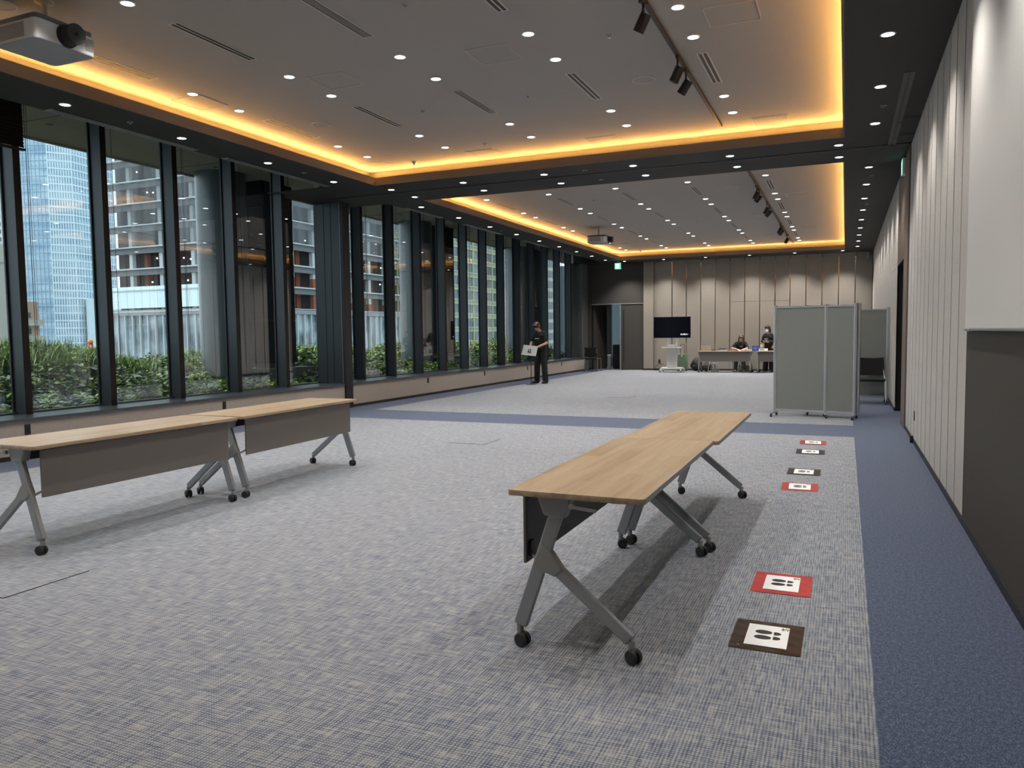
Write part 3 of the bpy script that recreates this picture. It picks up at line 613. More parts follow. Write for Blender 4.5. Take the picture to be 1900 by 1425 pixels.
TBL = [((-1.055, 3.96, .0025), 0, 'wood-topped folding table nearest the floor cards, its modesty panel turned away'), ((-1.024, 5.765, .0025), 0, 'wood-topped folding table set end to end behind the nearest one, beside the floor cards'),
       ((-5.047, 4.14, .0025), PI-.007, 'long folding table at the left edge, grey modesty panel facing the camera'), ((-5.085, 5.985, .0025), PI+.044, 'second table of the left row, farther along the windows, grey panel facing the camera'),
       ((-3.72, 26.72, .0025), PI/2, 'grey-fronted table by the far wall with the laptop and seated woman'), ((-1.80, 26.72, .0025), PI/2, 'grey-fronted table by the far wall half hidden behind the grey screen')]
for i, (loc, rz, lb) in enumerate(TBL):
    o = t0 if i == 0 else copy_tree(t0, loc, rz)
    o.location = loc; o.rotation_euler = (0, 0, rz); tag(o, lb, 'table', 'folding tables')
# ================================================================ FLOOR CARDS with footprints
redpl = mat('red_plastic', (.46, .035, .040), .28, noise=(.56, .06, .06), nscale=9, coat=.3); blkpl = mat('black_plastic', (.022, .015, .011), .22, noise=(.042, .026, .017), nscale=7, coat=.4); ink = mat('footprint_ink', (.035, .033, .032), .8)
def floor_card(cx, cy_, rz, m, label):
    e = empty('floor_card', label, 'floor sign', (cx, cy_, .0026), rz, 'footprint cards on the carpet')
    nx, ny = 16, 18; W, L = .305, .362; vs = []
    for j in range(ny+1):
        for i in range(nx+1):
            u, v = i/nx, j/ny; edge = min(u, 1-u, v, 1-v)
            vs.append(((u-.5)*W + (random.uniform(-.0012, .0012) if edge < .01 else 0), (v-.5)*L + (random.uniform(-.0012, .0012) if edge < .01 else 0), .0022 + (.0007*(1+math.sin(u*17+v*11+cx*9)*math.sin(v*14-u*6)) if edge < .2 else .0008) + random.uniform(0, .0006)))
    sl = MB().add(vs, [(j*(nx+1)+i, j*(nx+1)+i+1, (j+1)*(nx+1)+i+1, (j+1)*(nx+1)+i) for j in range(ny) for i in range(nx)]).build('plastic_sleeve', m, e, smooth=True)
    p = MB().box(-.091, .091, -.1285, .1285, .0048, .0056).build('paper', M['paper'], e)
    for s_, yy in ((1, .037), (-1, -.024)):
        sole = [(-.056+.0395*(1-math.cos(t)), yy + s_*.002 + .0275*math.sin(t)*(1-.22*(1-math.cos(t))/2)) for t in [PI*2*k/26 for k in range(26)]]
        sole = [(min(x, .018), y) for x, y in sole]
        MB().prism(sole, .0056, .0060).build('footprint', ink, p)
        heel = [(.026, yy-.019), (.036, yy-.020), (.048, yy-.017), (.056, yy-.009), (.059, yy), (.056, yy+.009), (.048, yy+.017), (.036, yy+.020), (.026, yy+.019)]
        MB().prism([(x, y - s_*.002) for x, y in heel], .0056, .0060).build('footprint', ink, p)
    g_ = MB()
    for x0, x1, y0, y1 in ((.062, .066, .092, .116), (.069, .072, .095, .113), (.074, .086, .100, .103), (.075, .079, .106, .116), (.080, .083, .092, .100), (.063, .072, .103, .105), (.058, .061, .098, .110), (.084, .087, .104, .113)):
        g_.box(.073+(x0-.073)*1.15, .073+(x1-.073)*1.15, .100+(y0-.104)*1.5, .100+(y1-.104)*1.5, .0056, .0060)
    g_.build('corner_characters', ink, p)
for cx, cy_, rz, m, tx in ((-.302, 4.42, .0, redpl, 'red footprint card on the carpet, larger red one second from the camera'), (-.309, 3.62, .0, blkpl, 'black footprint card on the carpet, nearest the camera'), (-.355, 7.26, .03, redpl, 'red footprint card, third from the camera'), (-.357, 8.05, .01, blkpl, 'black footprint card, fourth from the camera'), (-.35, 9.41, .02, blkpl, 'black footprint card, fifth from the camera'), (-.35, 10.2, .04, redpl, 'red footprint card farthest from the camera')):
    floor_card(cx, cy_, rz, m, tx)
# ================================================================ GREY ROLLING SCREENS
def screen_panel(parent, p0, p1, h=1.79, z0=.075):
    p0 = Vector((*p0, 0)); p1 = Vector((*p1, 0)); d = (p1-p0).normalized(); L = (p1-p0).length
    pn = MB().box(.0, L, -.012, .012, z0+.03, h-.02).build('fabric_panel', M['scr'], parent)
    MB().box(.0, L, -.019, .019, h-.03, h).build('top_rail', M['alu'], pn); MB().box(0, L, -.019, .019, z0, z0+.035).build('bottom_rail', M['alu'], pn)
    pn.location = p0; pn.rotation_euler = (0, 0, math.atan2(d.y, d.x)); return pn
def screen_post(parent, x, y, h=1.805):
    o = MB().prism(rrect(-.027, .027, -.025, .025, .014, 3), .065, h).build('post', M['alu'], parent, smooth=True); o.location = (x, y, 0)
    MB().box(-.03, .03, -.028, .028, h, h+.01).build('post_cap', M['alud'], o)
def screen_foot(parent, x, y, ang):
    o = MB().bar((-.0, -.17, .062), (0, .17, .062), .03, .03, up=(0, 0, 1)).build('foot', M['alu'], parent); o.location = (x, y, 0); o.rotation_euler = (0, 0, ang)
    for s_ in (-1, 1):
        MB().cyl((-.012, s_*.17, .026), (.012, s_*.17, .026), .026, n=16).cyl((0, s_*.17, .03), (0, s_*.17, .062), .008, n=8).build('caster', M['blackrub'], o)
e = empty('rolling_screen', 'tall grey folding screen in silver frame, standing in front of the far table', 'screen', (0, 0, .0025))
P = [(-1.06, 13.36), (-.283, 13.22), (.142, 13.13)]
screen_panel(e, P[0], P[1]); screen_panel(e, P[1], P[2]); screen_panel(e, (.19, 13.2), (-.55, 13.62))
for p in P+[(.19, 13.19), (-.56, 13.63)]: screen_post(e, *p)
screen_foot(e, -1.06, 13.20, -.18); screen_foot(e, .142, 13.06, -.2); screen_foot(e, -.56, 13.63, 0); screen_foot(e, -.283, 13.22, 0.1); 
e = empty('rolling_screen', 'second grey screen in silver frame, behind the black chair by the right wall', 'screen', (0, 0, .0025))
screen_panel(e, (-.12, 16.55), (.735, 16.42)); screen_post(e, -.13, 16.55); screen_post(e, .745, 16.42); screen_foot(e, .735, 16.42, 0); screen_foot(e, -.13, 16.55, 0)
# ================================================================ CHAIRS
chairfab = mat('chair_black', (.008, .008, .009), .85); chairleg = mat('chair_leg', (.30, .28, .27), .35, .7)
def chair(loc, rz, label, legm, casters):
    e = empty('stacking_chair', label, 'chair', loc, rz, None)          # faces local -y
    s_ = MB().prism(rrect(-.235, .235, -.22, .22, .06), .425, .475).build('seat', chairfab, e); bevel(s_, .012, 2)
    vs = []; nx, nz = 10, 8
    for k in (0, 1):
        for j in range(nz+1):
            for i in range(nx+1):
                u, v = i/nx*2-1, j/nz; cv = .03*(1-u*u)
                vs.append((u*.235*(1-.06*v*v), .225+.05*v+cv+k*.022, .52+.33*v+.012*(u*u)*v))
    n1 = (nx+1)*(nz+1); fs = []
    for j in range(nz):
        for i in range(nx):
            a = j*(nx+1)+i; fs.append((a, a+1, a+nx+2, a+nx+1)); fs.append((n1+a, n1+a+nx+1, n1+a+nx+2, n1+a+1))
    rim = [i for i in range(nx+1)] + [j*(nx+1)+nx for j in range(1, nz+1)] + [nz*(nx+1)+i for i in range(nx-1, -1, -1)] + [j*(nx+1) for j in range(nz-1, 0, -1)]
    for q in range(len(rim)): a, b_ = rim[q], rim[(q+1) % len(rim)]; fs.append((a, n1+a, n1+b_, b_))
    MB().add(vs, fs).build('backrest', chairfab, e, smooth=True)
    for sx in (-1, 1):
        MB().tube([(sx*.245, -.22, .03), (sx*.245, -.20, .44), (sx*.245, -.17, .455), (sx*.245, .20, .455)], .011, 8).build('leg', legm, e, smooth=True)
        MB().tube([(sx*.245, .27, .03), (sx*.245, .20, .45), (sx*.225, .235, .56), (sx*.215, .30, .80)], .011, 8).build('leg', legm, e, smooth=True)
        for yy in (-.22, .27):
            if casters: MB().cyl((sx*.245-.01, yy, .024), (sx*.245+.01, yy, .024), .024, n=14).cyl((sx*.245, yy, .02), (sx*.245, yy, .06), .008, n=8).build('caster', M['blackrub'], e)
            else: MB().cyl((sx*.245, yy, 0), (sx*.245, yy, .035), .014, n=10).build('foot', M['blackrub'], e)
    MB().cyl((-.245, -.19, .44), (.245, -.19, .44), .010, n=8).cyl((-.245, .2, .44), (.245, .2, .44), .010, n=8).build('cross_bar', legm, e)
    return e
chair((-8.40, 26.72, 0), PI, 'black chair with grey legs beside the far double door, its back to the camera', chairleg, True)
chair((.455, 15.98, 0), 0, 'black chair with chrome legs by the right wall, in front of the second grey screen', M['chrome'], True)
# ================================================================ TV CART
e = empty('television_cart', 'white steel rolling cart carrying the television by the far wall', 'cart', (-5.47, 26.45, .0025))
o = MB().box(-.16, .16, -.10, .10, .17, .95).build('column', M['offw'], e); bevel(o, .01, 1)
for r in range(9):
    for c in range(5): MB().box(-.12+c*.055, -.10+c*.055, -.1012, -.0995, .24+r*.062, .25+r*.062).build('hole', M['grey'], e)
MB().box(-.30, .29, -.26, .12, .835, .86).build('shelf', M['white'], e)
MB().box(-.12, .12, -.18, .02, .862, .955).build('equipment_box', M['offw'], e)
MB().box(-.35, .35, -.20, .24, .105, .165).build('base', M['white'], e)
for sx in (-1, 1):
    MB().box(sx*.14-.02, sx*.14+.02, .02, .06, .95, 1.55).build('upright', M['white'], e)
    for yy in (-.30, .30):
        c = MB().bar((sx*.28, 0.0, .12), (sx*.36, yy, .10), .04, .03, up=(0, 0, 1)).build('caster_arm', M['white'], e)
        MB().cyl((sx*.36-.018, yy, .04), (sx*.36+.018, yy, .04), .04, n=16).build('caster', M['grey'], c)
e = empty('television', 'large black flat television on the white cart by the far wall', 'television', (-5.47, 26.42, 1.18))
o = MB().box(-.635, .635, -.02, .03, 0, .725).build('cabinet', M['black'], e); bevel(o, .006, 1)
MB().box(-.625, .625, -.0215, -.0195, .012, .713).build('screen_glass', M['tv'], e)
g_ = MB()
for i, (w_, h_) in enumerate(((.035, .05), (.03, .04), (.045, .055), (.03, .04), (.03, .05))): g_.box(.30+i*.048, .30+i*.048+w_, -.0228, -.0212, .12-h_/2, .12+h_/2)
g_.box(.545, .56, -.0228, -.0212, .115, .13); g_.build('on_screen_caption', M['tvw'], e)
MB().box(-.25, .25, .03, .05, .2, .55).build('mount_plate', M['greyd'], e)
# cable and plug
e = empty('power_cable', 'black power cable looping from the far wall outlet to the floor', 'cable', (-6.21, YF-.01, 0))
MB().box(-.03, .03, -.06, 0, .27, .36).build('plug', M['black'], e)
MB().tube([(0, -.05, .28), (-.08, -.12, .16), (-.22, -.2, .03), (-.1, -.4, .012), (.15, -.6, .012)], .008, 6).tube([(.02, -.05, .29), (.1, -.15, .22), (.2, -.3, .24), (.32, -.6, .2)], .008, 6).build('cord', M['black'], e, smooth=True)
# suitcase
e = empty('suitcase', 'sage green hard-shell suitcase with raised handle beside the television cart', 'suitcase', (-5.27, 27.25, .0))
o = MB().prism(rrect(-.18, .18, -.11, .11, .045), .055, .60).build('shell', M['green'], e); bevel(o, .02, 2)
for i in range(6): MB().box(-.14+i*.052, -.13+i*.052, -.114, -.108, .09, .56).build('rib', mat('sage_dark', (.11, .18, .11), .4), e)
MB().box(-.02, .02, -.118, -.108, .52, .57).build('latch', M['white'], e)
MB().tube([(-.07, .0, .58), (-.07, .0, .93), (-.06, .0, .945), (.06, 0, .945), (.07, 0, .93), (.07, 0, .58)], .009, 8).build('handle', M['black'], e, smooth=True)
for sx in (-1, 1):
    for sy in (-1, 1): MB().cyl((sx*.14-.012, sy*.08, .028), (sx*.14+.012, sy*.08, .028), .028, n=12).box(sx*.14-.015, sx*.14+.015, sy*.08-.015, sy*.08+.015, .03, .06).build('wheel', M['blackrub'], e)
# bags
bagm = mat('bag_black', (.009, .009, .010), .7, bump=.6, nscale=30)
def bag(loc, s, label, seed):
    e = empty('backpack', label, 'bag', loc)
    r = np.random.default_rng(seed); mb = MB().ell((0, 0, s[2]*.46), (s[0]/2, s[1]/2, s[2]*.46), 18, 12)
    vv = []
    for p in mb.v:
        n_ = 1+.12*math.sin(p[0]*23+seed)*math.cos(p[2]*19+seed*2)+.05*math.sin(p[1]*40)
        vv.append((p[0]*n_, p[1]*n_, max(0, p[2]*(1+.06*math.sin(p[0]*17+seed)))))
    mb.v = vv; mb.build('bag_body', bagm, e, smooth=True)
    MB().tube([(-s[0]*.2, 0, s[2]*.86), (-s[0]*.1, -.02, s[2]*1.02), (s[0]*.1, 0, s[2]*1.02), (s[0]*.2, 0, s[2]*.84)], .011, 6).build('strap', bagm, e, smooth=True)
    MB().ell((0, -s[1]*.42, s[2]*.30), (s[0]*.33, s[1]*.15, s[2]*.22), 12, 8).build('front_pocket', bagm, e, smooth=True)
bag((-4.80, 27.35, 0), (.40, .30, .46), 'black backpack slumped against the far wall next to the suitcase', 3); bag((-4.42, 27.28, 0), (.34, .28, .30), 'smaller black bag under the left end of the far table', 5)
# power strip with white cables
e = empty('cable_bundle', 'tangle of white cables with a power strip under the far table', 'cables', (-4.10, 27.0, 0))
MB().box(-.13, .13, -.04, .04, 0, .05).build('power_strip', M['white'], e)
mb = MB(); rr = random.Random(4)
for i in range(9):
    x0 = -.12+.03*i; mb.tube([(x0, 0, .05), (x0+rr.uniform(-.06, .06), rr.uniform(-.05, .05), .12), (x0*.5+rr.uniform(-.08, .08), rr.uniform(-.05, .05), .22), (x0*.3+rr.uniform(-.06, .06), .05, .32)], .007, 6)
mb.build('cables', M['white'], e, smooth=True)
MB().bar((-.24, -.03, .0), (-.19, -.03, .36), .012, .03, up=(0, 1, 0)).build('white_rail', M['white'], e)
# kraft + bottles bag
e = empty('paper_bag', 'brown kraft paper bag standing under the far table', 'bag', (-3.08, 27.15, 0))
o = MB().box(-.10, .10, -.06, .06, 0, .22).build('bag_body', M['kraft'], e); MB().tube([(-.05, -.06, .21), (-.04, -.07, .29), (.04, -.07, .29), (.05, -.06, .21)], .005, 6).build('bag_handle', M['kraft'], e)
for i, x in enumerate((-3.30, -3.21)):
    e = empty('drink_bottle', ('left' if i == 0 else 'right')+' clear plastic bottle with pale label beside the kraft bag under the far table', 'bottle', (x, 27.08, 0), 0, 'bottles under the far table')
    MB().lathe([(.036, 0), (.038, .01), (.038, .17), (.03, .2), (.013, .225), (.013, .245)], n=16).build('bottle_body', mat('bottle_plastic', (.55, .57, .50), .15, spec=.6), e, smooth=True)
    MB().lathe([(.0385, .06), (.0385, .14)], n=16).build('bottle_label', mat('bottle_label', (.72, .70, .55), .5), e); MB().lathe([(.015, .24), (.015, .258)], n=12).build('cap', M['white'], e)
# on the table
ZT = .7226
e = empty('laptop', 'silver laptop with a dark lid emblem at the left end of the far table', 'laptop', (-4.375, 26.74, ZT))
o = MB().box(-.155, .155, 0, .21, 0, .014).build('keyboard_base', M['silver'], e)
o = MB().box(-.155, .155, -.004, .004, 0, .185).build('lid', M['silver'], e); o.location = (0, -.002, .006); o.rotation_euler = (.14, 0, 0)
MB().lathe([(.012, 0), (.012, .002)], n=12).build('emblem', M['greyd'], o); q = o.children[0]; q.rotation_euler = (PI/2, 0, 0); q.location = (0, -.004, .095)
e = empty('cable_hub', 'small dark gadget with a pointed cable beside the laptop', 'gadget', (-4.12, 26.66, ZT))
MB().box(-.05, .04, -.03, .03, .012, .03).bar((-.05, 0, .03), (.06, 0, .062), .03, .012, up=(0, 1, 0)).build('case', M['black'], e); MB().box(-.03, .0, -.02, .02, 0, .014).build('stand', M['white'], e)
e = empty('equipment_box', 'flat black device on a pale stand in the middle of the far table', 'device', (-3.81, 26.72, ZT))
MB().box(-.118, .118, -.07, .07, .055, .085).build('case', M['black'], e); MB().box(-.10, .12, -.06, .06, 0, .055).build('stand', M['offw'], e)
e = empty('document_stack', 'stack of white papers in front of the seated woman', 'papers', (-3.03, 26.66, ZT))
for i in range(6): o = MB().box(-.17, .17, -.11, .11, i*.009, i*.009+.008).build('sheet_bundle', M['paper'], e); o.rotation_euler = (0, 0, rr.uniform(-.12, .12))
MB().box(-.05, .03, -.113, -.108, .02, .045).build('printed_mark', M['greyd'], e)
e = empty('blue_sign_stand', 'small blue notice board standing on the far table', 'sign', (-2.745, 26.62, ZT))
o = MB().box(-.102, .102, -.006, .006, 0, .175).build('board', M['blue'], e); o.rotation_euler = (-.1, 0, 0)
for i, w_ in enumerate((.06, .12, .13, .09)): MB().box(-w_/2, w_/2, -.0075, -.006, .135-i*.03, .145-i*.03).build('text_line', mat('pale_blue', (.35, .45, .75), .6), o)
MB().bar((0, .005, .13), (0, .08, .0), .03, .006, up=(1, 0, 0)).build('support', M['blue'], e)
e = empty('name_card', 'white folded card with bold black lettering at the right of the far table', 'card', (-2.49, 26.62, ZT))
o = MB().box(-.14, .14, -.002, .002, 0, .085).build('front_leaf', M['paper'], e); o.rotation_euler = (-.25, 0, 0)
for i in range(4): MB().box(-.11+i*.035, -.085+i*.035, -.003, -.0015, .025, .06).build('letter', M['black'], o)
o = MB().box(-.14, .14, -.002, .002, 0, .085).build('rear_leaf', M['paper'], e); o.rotation_euler = (.25, 0, 0); o.location = (0, .042, 0)
# music stand
e = empty('music_stand', 'black music stand holding a white sign board in front of the standing man', 'stand', (-7.875, 19.44, .0025))
MB().lathe([(.15, 0), (.15, .006), (.06, .012), (.02, .03)], n=28).build('base', M['black'], e, smooth=True)
MB().cyl((0, 0, .02), (0, 0, .90), .011, n=12).build('pole', M['black'], e)
bd = MB().box(-.21, .21, -.006, .006, -.135, .135).build('sign_board', mat('board_grey', (.50, .53, .52), .5), e); bd.location = (-.02, -.03, .935); bd.rotation_euler = (-.35, .10, 0)
MB().box(-.05, .05, -.03, -.0065, -.06, -.045).box(-.03, -.015, -.03, -.0065, -.05, .02).box(.02, .035, -.03, -.0065, -.02, .03).build('clamp', M['black'], bd)
MB().box(-.21, .21, -.03, .006, -.15, -.135).build('ledge', M['white'], bd)
# bin/black bag and bollard in the doorway corridor
e = empty('black_cabinet', 'black padded cabinet seen through the open far door', 'cabinet', (-7.95, 28.9, 0)); o = MB().box(-.27, .33, -.25, .25, 0, .92).build('body', M['black'], e); bevel(o, .03, 2)
MB().box(-.2, .2, -.252, -.249, .3, .8).build('door', M['blackrub'], e)
e = empty('ash_bin', 'grey post bin with a white top, seen through the open far door', 'bin', (-8.28, 28.45, 0)); MB().box(-.06, .06, -.06, .06, 0, .50).build('body', M['alud'], e); MB().box(-.065, .065, -.065, .065, .50, .55).build('top', M['white'], e)
# ================================================================ PEOPLE
def blob(name, items, m, parent, voxel=.008, it=5):
    mb = MB()
    for q in items:
        if q[0] == 'e': mb.ell(q[1], q[2], 16, 12, q[3] if len(q) > 3 else None)
        else:
            _, p0, p1, r0, r1 = q[:5]; p0 = Vector(p0); p1 = Vector(p1)
            mb.ell(p0, (r0,)*3, 14, 10); mb.ell(p1, (r1,)*3, 14, 10); mb.cyl(p0, p1, r0, r1, 14)
    o = mb.build(name, m, parent)
    md = o.modifiers.new('r', 'REMESH'); md.mode = 'VOXEL'; md.voxel_size = voxel
    sm = o.modifiers.new('s', 'SMOOTH'); sm.factor = .5; sm.iterations = it
    dg = bpy.context.evaluated_depsgraph_get(); me = bpy.data.meshes.new_from_object(o.evaluated_get(dg)); o.modifiers.clear()
    old = o.data; o.data = me; bpy.data.meshes.remove(old); me.materials.clear(); me.materials.append(m)
    me.polygons.foreach_set('use_smooth', [True]*len(me.polygons)); return o
def V(*a): return Vector(a)
def hand(items, wrist, fdir, palm_n, side):
    """palm + 5 fingers; fdir finger direction, palm_n palm normal, side = +1/-1 thumb side"""
    f = Vector(fdir).normalized(); n = Vector(palm_n); n = (n-f*n.dot(f)).normalized(); s = f.cross(n)*side; w_ = Vector(wrist)
    for k in (-1, 0, 1): items.append(('c', w_+s*.018*k*.6, w_+f*.085+s*.028*k, .016, .013))
    L = (.062, .075, .070, .052)
    for k in range(4):
        b_ = w_+f*.085+s*(.03-.02*k); m_ = b_+f*L[k]*.55+n*.012; t_ = m_+f*L[k]*.35+n*.028
        items.append(('c', b_, m_, .0095, .009)); items.append(('c', m_, t_, .009, .0078))
    b_ = w_+f*.03+s*.03; m_ = b_+f*.03+s*.028+n*.01; items.append(('c', b_, m_, .012, .0105)); items.append(('c', m_, m_+f*.03+s*.004+n*.012, .0105, .0085))
def head_items(c, R_):
    I = [('e', c+R_@V(0, .012, .02), (.074, .092, .095), R_), ('e', c+R_@V(0, -.022, -.045), (.056, .066, .068), R_), ('c', c+R_@V(0, -.05, -.085), c+R_@V(0, -.06, -.09), .024, .022),
         ('c', c+R_@V(0, -.082, .018), c+R_@V(0, -.102, -.022), .009, .014)]
    for s in (-1, 1): I.append(('e', c+R_@V(s*.074, .012, -.005), (.010, .020, .032), R_)); I.append(('e', c+R_@V(s*.034, -.066, -.028), (.022, .018, .018), R_))
    return I
def face(parent, c, R_, mask=False):
    for s in (-1, 1):
        o = MB().ell(c+R_@V(s*.030, -.0845, .012), (.013, .006, .0065), 10, 6, R_).build('eye', M['hairb'], parent, smooth=True)
        MB().bar(c+R_@V(s*.014, -.090, .036), c+R_@V(s*.046, -.082, .037), .006, .006).build('eyebrow', M['hairb'], parent)
    if not mask: MB().ell(c+R_@V(0, -.091, -.052), (.024, .005, .006), 10, 6, R_).build('mouth', mat('lips', (.36, .13, .11), .5), parent, smooth=True)
    else:
        k = blob('face_mask', [('e', c+R_@V(0, -.048, -.045), (.067, .062, .062), R_), ('e', c+R_@V(0, -.092, -.028), (.030, .030, .036), R_)], M['white'], parent, .008, 4)
        for s in (-1, 1): MB().tube([c+R_@V(s*.055, -.062, -.02), c+R_@V(s*.078, .0, .01)], .002, 5).build('mask_loop', M['white'], k)
def hair_cap(c, R_, extra=()):
    return [('e', c+R_@V(0, .024, .042), (.086, .096, .092), R_), ('e', c+R_@V(0, .055, -.005), (.078, .066, .085), R_), ('e', c+R_@V(0, -.055, .085), (.068, .040, .032), R_)] + list(extra)
def person(loc, rz, label): return empty('person', label, 'person', loc, rz)
def rotx(a, z=0): return Matrix.Rotation(z, 3, 'Z') @ Matrix.Rotation(a, 3, 'X')
def print_text(parent, c, rz, n, ax=.30):
    mb = MB(); r_ = random.Random(n)
    x = -.09
    for i in range(n): w_ = r_.uniform(.008, .016); h_ = r_.uniform(.012, .022); mb.box(x, x+w_, -.002, .002, -h_/2, h_/2); x += w_+.006
    o = mb.build('chest_print', M['white'], parent); o.location = c; o.rotation_euler = (ax, 0, rz)
# -- standing man with music stand
e = person((-7.79, 19.97, 0), -.28, 'person in black T-shirt and black trousers, head bowed over a music stand by the windows')
hc = V(-.02, -.155, 1.585); hR = rotx(.75, .05)
sh = {-1: V(-.185, -.035, 1.405), 1: V(.185, -.035, 1.405)}; el = {-1: V(-.235, -.13, 1.13), 1: V(.275, -.10, 1.12)}; wr = {-1: V(-.125, -.33, 1.02), 1: V(.10, -.335, 1.005)}
B = head_items(hc, hR) + [('c', V(0, -.02, 1.42), hc+V(0, .03, -.06), .058, .052), ('c', V(0, .01, .98), V(0, .0, 1.34), .085, .085)]
for s in (-1, 1):
    B += [('c', sh[s]*.97, sh[s]*.985, .040, .040), ('c', sh[s]*.985, el[s], .040, .038), ('c', el[s], wr[s], .038, .026)]
    hand(B, wr[s], (-s*.55, -.75, -.35), (0, 0, -1), 1 if s < 0 else -1)
    B += [('c', V(s*.09, 0, .90), V(s*.13, -.02, .50), .062, .05), ('c', V(s*.13, -.02, .50), V(s*.155, .01, .09), .05, .04)]
bd = blob('body', B, M['skin'], e, .007); face(bd, hc, hR)
blob('hair', hair_cap(hc, hR, [('e', hc+hR@V(0, -.072, .045), (.070, .026, .034), hR), ('e', hc+hR@V(-.066, -.02, .01), (.022, .05, .05), hR), ('e', hc+hR@V(.066, -.02, .01), (.022, .05, .05), hR)]), M['hairbr'], e, .008, 4)
T = [('e', V(0, -.01, 1.32), (.205, .14, .14)), ('e', V(0, -.01, 1.15), (.185, .14, .24)), ('e', V(0, 0, .96), (.185, .135, .14)), ('c', V(-.12, -.02, 1.415), V(.12, -.02, 1.415), .060, .060)]
for s in (-1, 1): T += [('c', V(s*.12, -.02, 1.415), sh[s]*.985, .060, .060), ('c', sh[s]*.985, sh[s]*.32+el[s]*.68, .060, .064)]
tee = blob('tshirt', T, M['tee'], e, .010, 4); print_text(tee, V(0, -.152, 1.25), 0, 9, .12)
T = [('e', V(0, .01, .92), (.165, .125, .10))]
for s in (-1, 1): T += [('c', V(s*.085, .005, .90), V(s*.125, -.01, .48), .100, .088), ('c', V(s*.125, -.01, .48), V(s*.15, .01, .075), .088, .080)]
blob('trousers', T, M['trouser'], e, .010, 3)
for s in (-1, 1): blob('shoe', [('e', V(s*.155, -.02, .045), (.048, .07, .045)), ('e', V(s*.17, -.11, .035), (.045, .075, .035)), ('e', V(s*.165, -.06, .018), (.046, .12, .018))], M['black'], e, .007, 3)
# -- seated woman writing
e = person((-3.27, 27.20, 0), 0, 'person in black T-shirt with long brown hair, seated and writing at the far table')
hc = V(.02, -.17, 1.135); hR = rotx(.55, .1)
sh = {-1: V(-.165, -.08, .985), 1: V(.165, -.08, .985)}; el = {-1: V(-.265, -.20, .80), 1: V(.225, -.22, .80)}; wr = {-1: V(-.06, -.40, .765), 1: V(.10, -.42, .765)}
B = head_items(hc, hR) + [('c', V(0, -.08, 1.0), hc+V(0, .03, -.06), .048, .044), ('c', V(0, .01, .55), V(0, -.05, .92), .08, .08)]
for s in (-1, 1):
    B += [('c', sh[s]*.98, el[s], .034, .034), ('c', el[s], wr[s], .035, .023)]; hand(B, wr[s], (-s*.5, -.8, -.12), (0, 0, -1), 1 if s < 0 else -1)
    B += [('c', V(s*.09, 0, .50), V(s*.10, -.36, .47), .075, .055)]
B += [('c', V(.12, -.36, .47), V(.14, -.34, .09), .05, .035), ('c', V(-.10, -.36, .47), V(-.14, -.30, .09), .05, .035)]
bd = blob('body', B, M['skin'], e, .007); face(bd, hc, hR)
blob('hair', hair_cap(hc, hR, [('c', hc+hR@V(-.075, -.02, .02), hc+V(-.085, -.02, -.16), .028, .016), ('c', hc+hR@V(.072, -.03, .02), hc+V(.055, -.06, -.26), .026, .012), ('c', hc+hR@V(0, .07, 0), hc+V(0, .10, -.2), .07, .05)]), M['hairbr'], e, .008, 4)
T = [('e', V(0, -.06, .92), (.185, .125, .13)), ('e', V(0, -.02, .72), (.165, .13, .24)), ('c', V(-.10, -.07, .995), V(.10, -.07, .995), .050, .050)]
for s in (-1, 1): T += [('c', V(s*.10, -.07, .995), sh[s]*.98, .050, .052), ('c', sh[s]*.98, sh[s]*.38+el[s]*.62, .052, .057)]
tee = blob('tshirt', T, M['tee'], e, .010, 4); print_text(tee, V(.06, -.178, .86), 0, 6, .2)
T = [('e', V(0, 0, .52), (.17, .15, .10))]
for s in (-1, 1): T += [('c', V(s*.09, 0, .52), V(s*.11, -.36, .48), .092, .075), ('c', V(s*.11, -.36, .48), V(s*.14, -.32, .12), .075, .062)]
blob('trousers', T, M['greytr'], e, .010, 3)
for s in (-1, 1): blob('shoe', [('e', V(s*.14, -.33, .045), (.042, .06, .042)), ('e', V(s*.145, -.42, .032), (.040, .07, .032))], M['white'], e, .007, 3)
ch = chair((-3.27, 27.28, 0), 0, 'black chair under the seated woman at the far table', M['chrome'], True); ch.location.y = 27.24
# -- standing woman with mask
e = person((-2.38, 27.28, 0), -.35, 'person in black long-sleeved top and white face mask, standing behind the far table')
hc = V(-.02, -.05, 1.44); hR = rotx(.22, -.35)
sh = {-1: V(-.16, -.01, 1.245), 1: V(.16, -.01, 1.245)}; el = {-1: V(-.215, -.03, 1.03), 1: V(.215, -.04, 1.03)}; wr = {-1: V(-.06, -.21, 1.01), 1: V(.06, -.215, 1.01)}
B = head_items(hc, hR) + [('c', V(0, -.01, 1.26), hc+V(0, .02, -.06), .046, .044), ('c', V(0, .01, .85), V(0, .0, 1.18), .07, .07)]
for s in (-1, 1):
    B += [('c', sh[s]*.985, el[s], .033, .032), ('c', el[s], wr[s], .033, .022)]; hand(B, wr[s], (-s*.75, -.6, .1), (0, 0, 1), -1 if s < 0 else 1)
    B += [('c', V(s*.085, 0, .84), V(s*.10, -.01, .44), .07, .05), ('c', V(s*.10, -.01, .44), V(s*.105, .01, .08), .046, .034)]
bd = blob('body', B, M['skin'], e, .007); face(bd, hc, hR, True)
blob('hair', hair_cap(hc, hR, [('c', hc+hR@V(.066, .02, .02), hc+hR@V(.064, .03, -.10), .034, .028), ('c', hc+hR@V(-.070, .03, .02), hc+hR@V(-.064, .04, -.09), .026, .024), ('c', hc+hR@V(0, .07, .0), hc+hR@V(0, .075, -.10), .062, .05)]), M['hairb'], e, .008, 4)
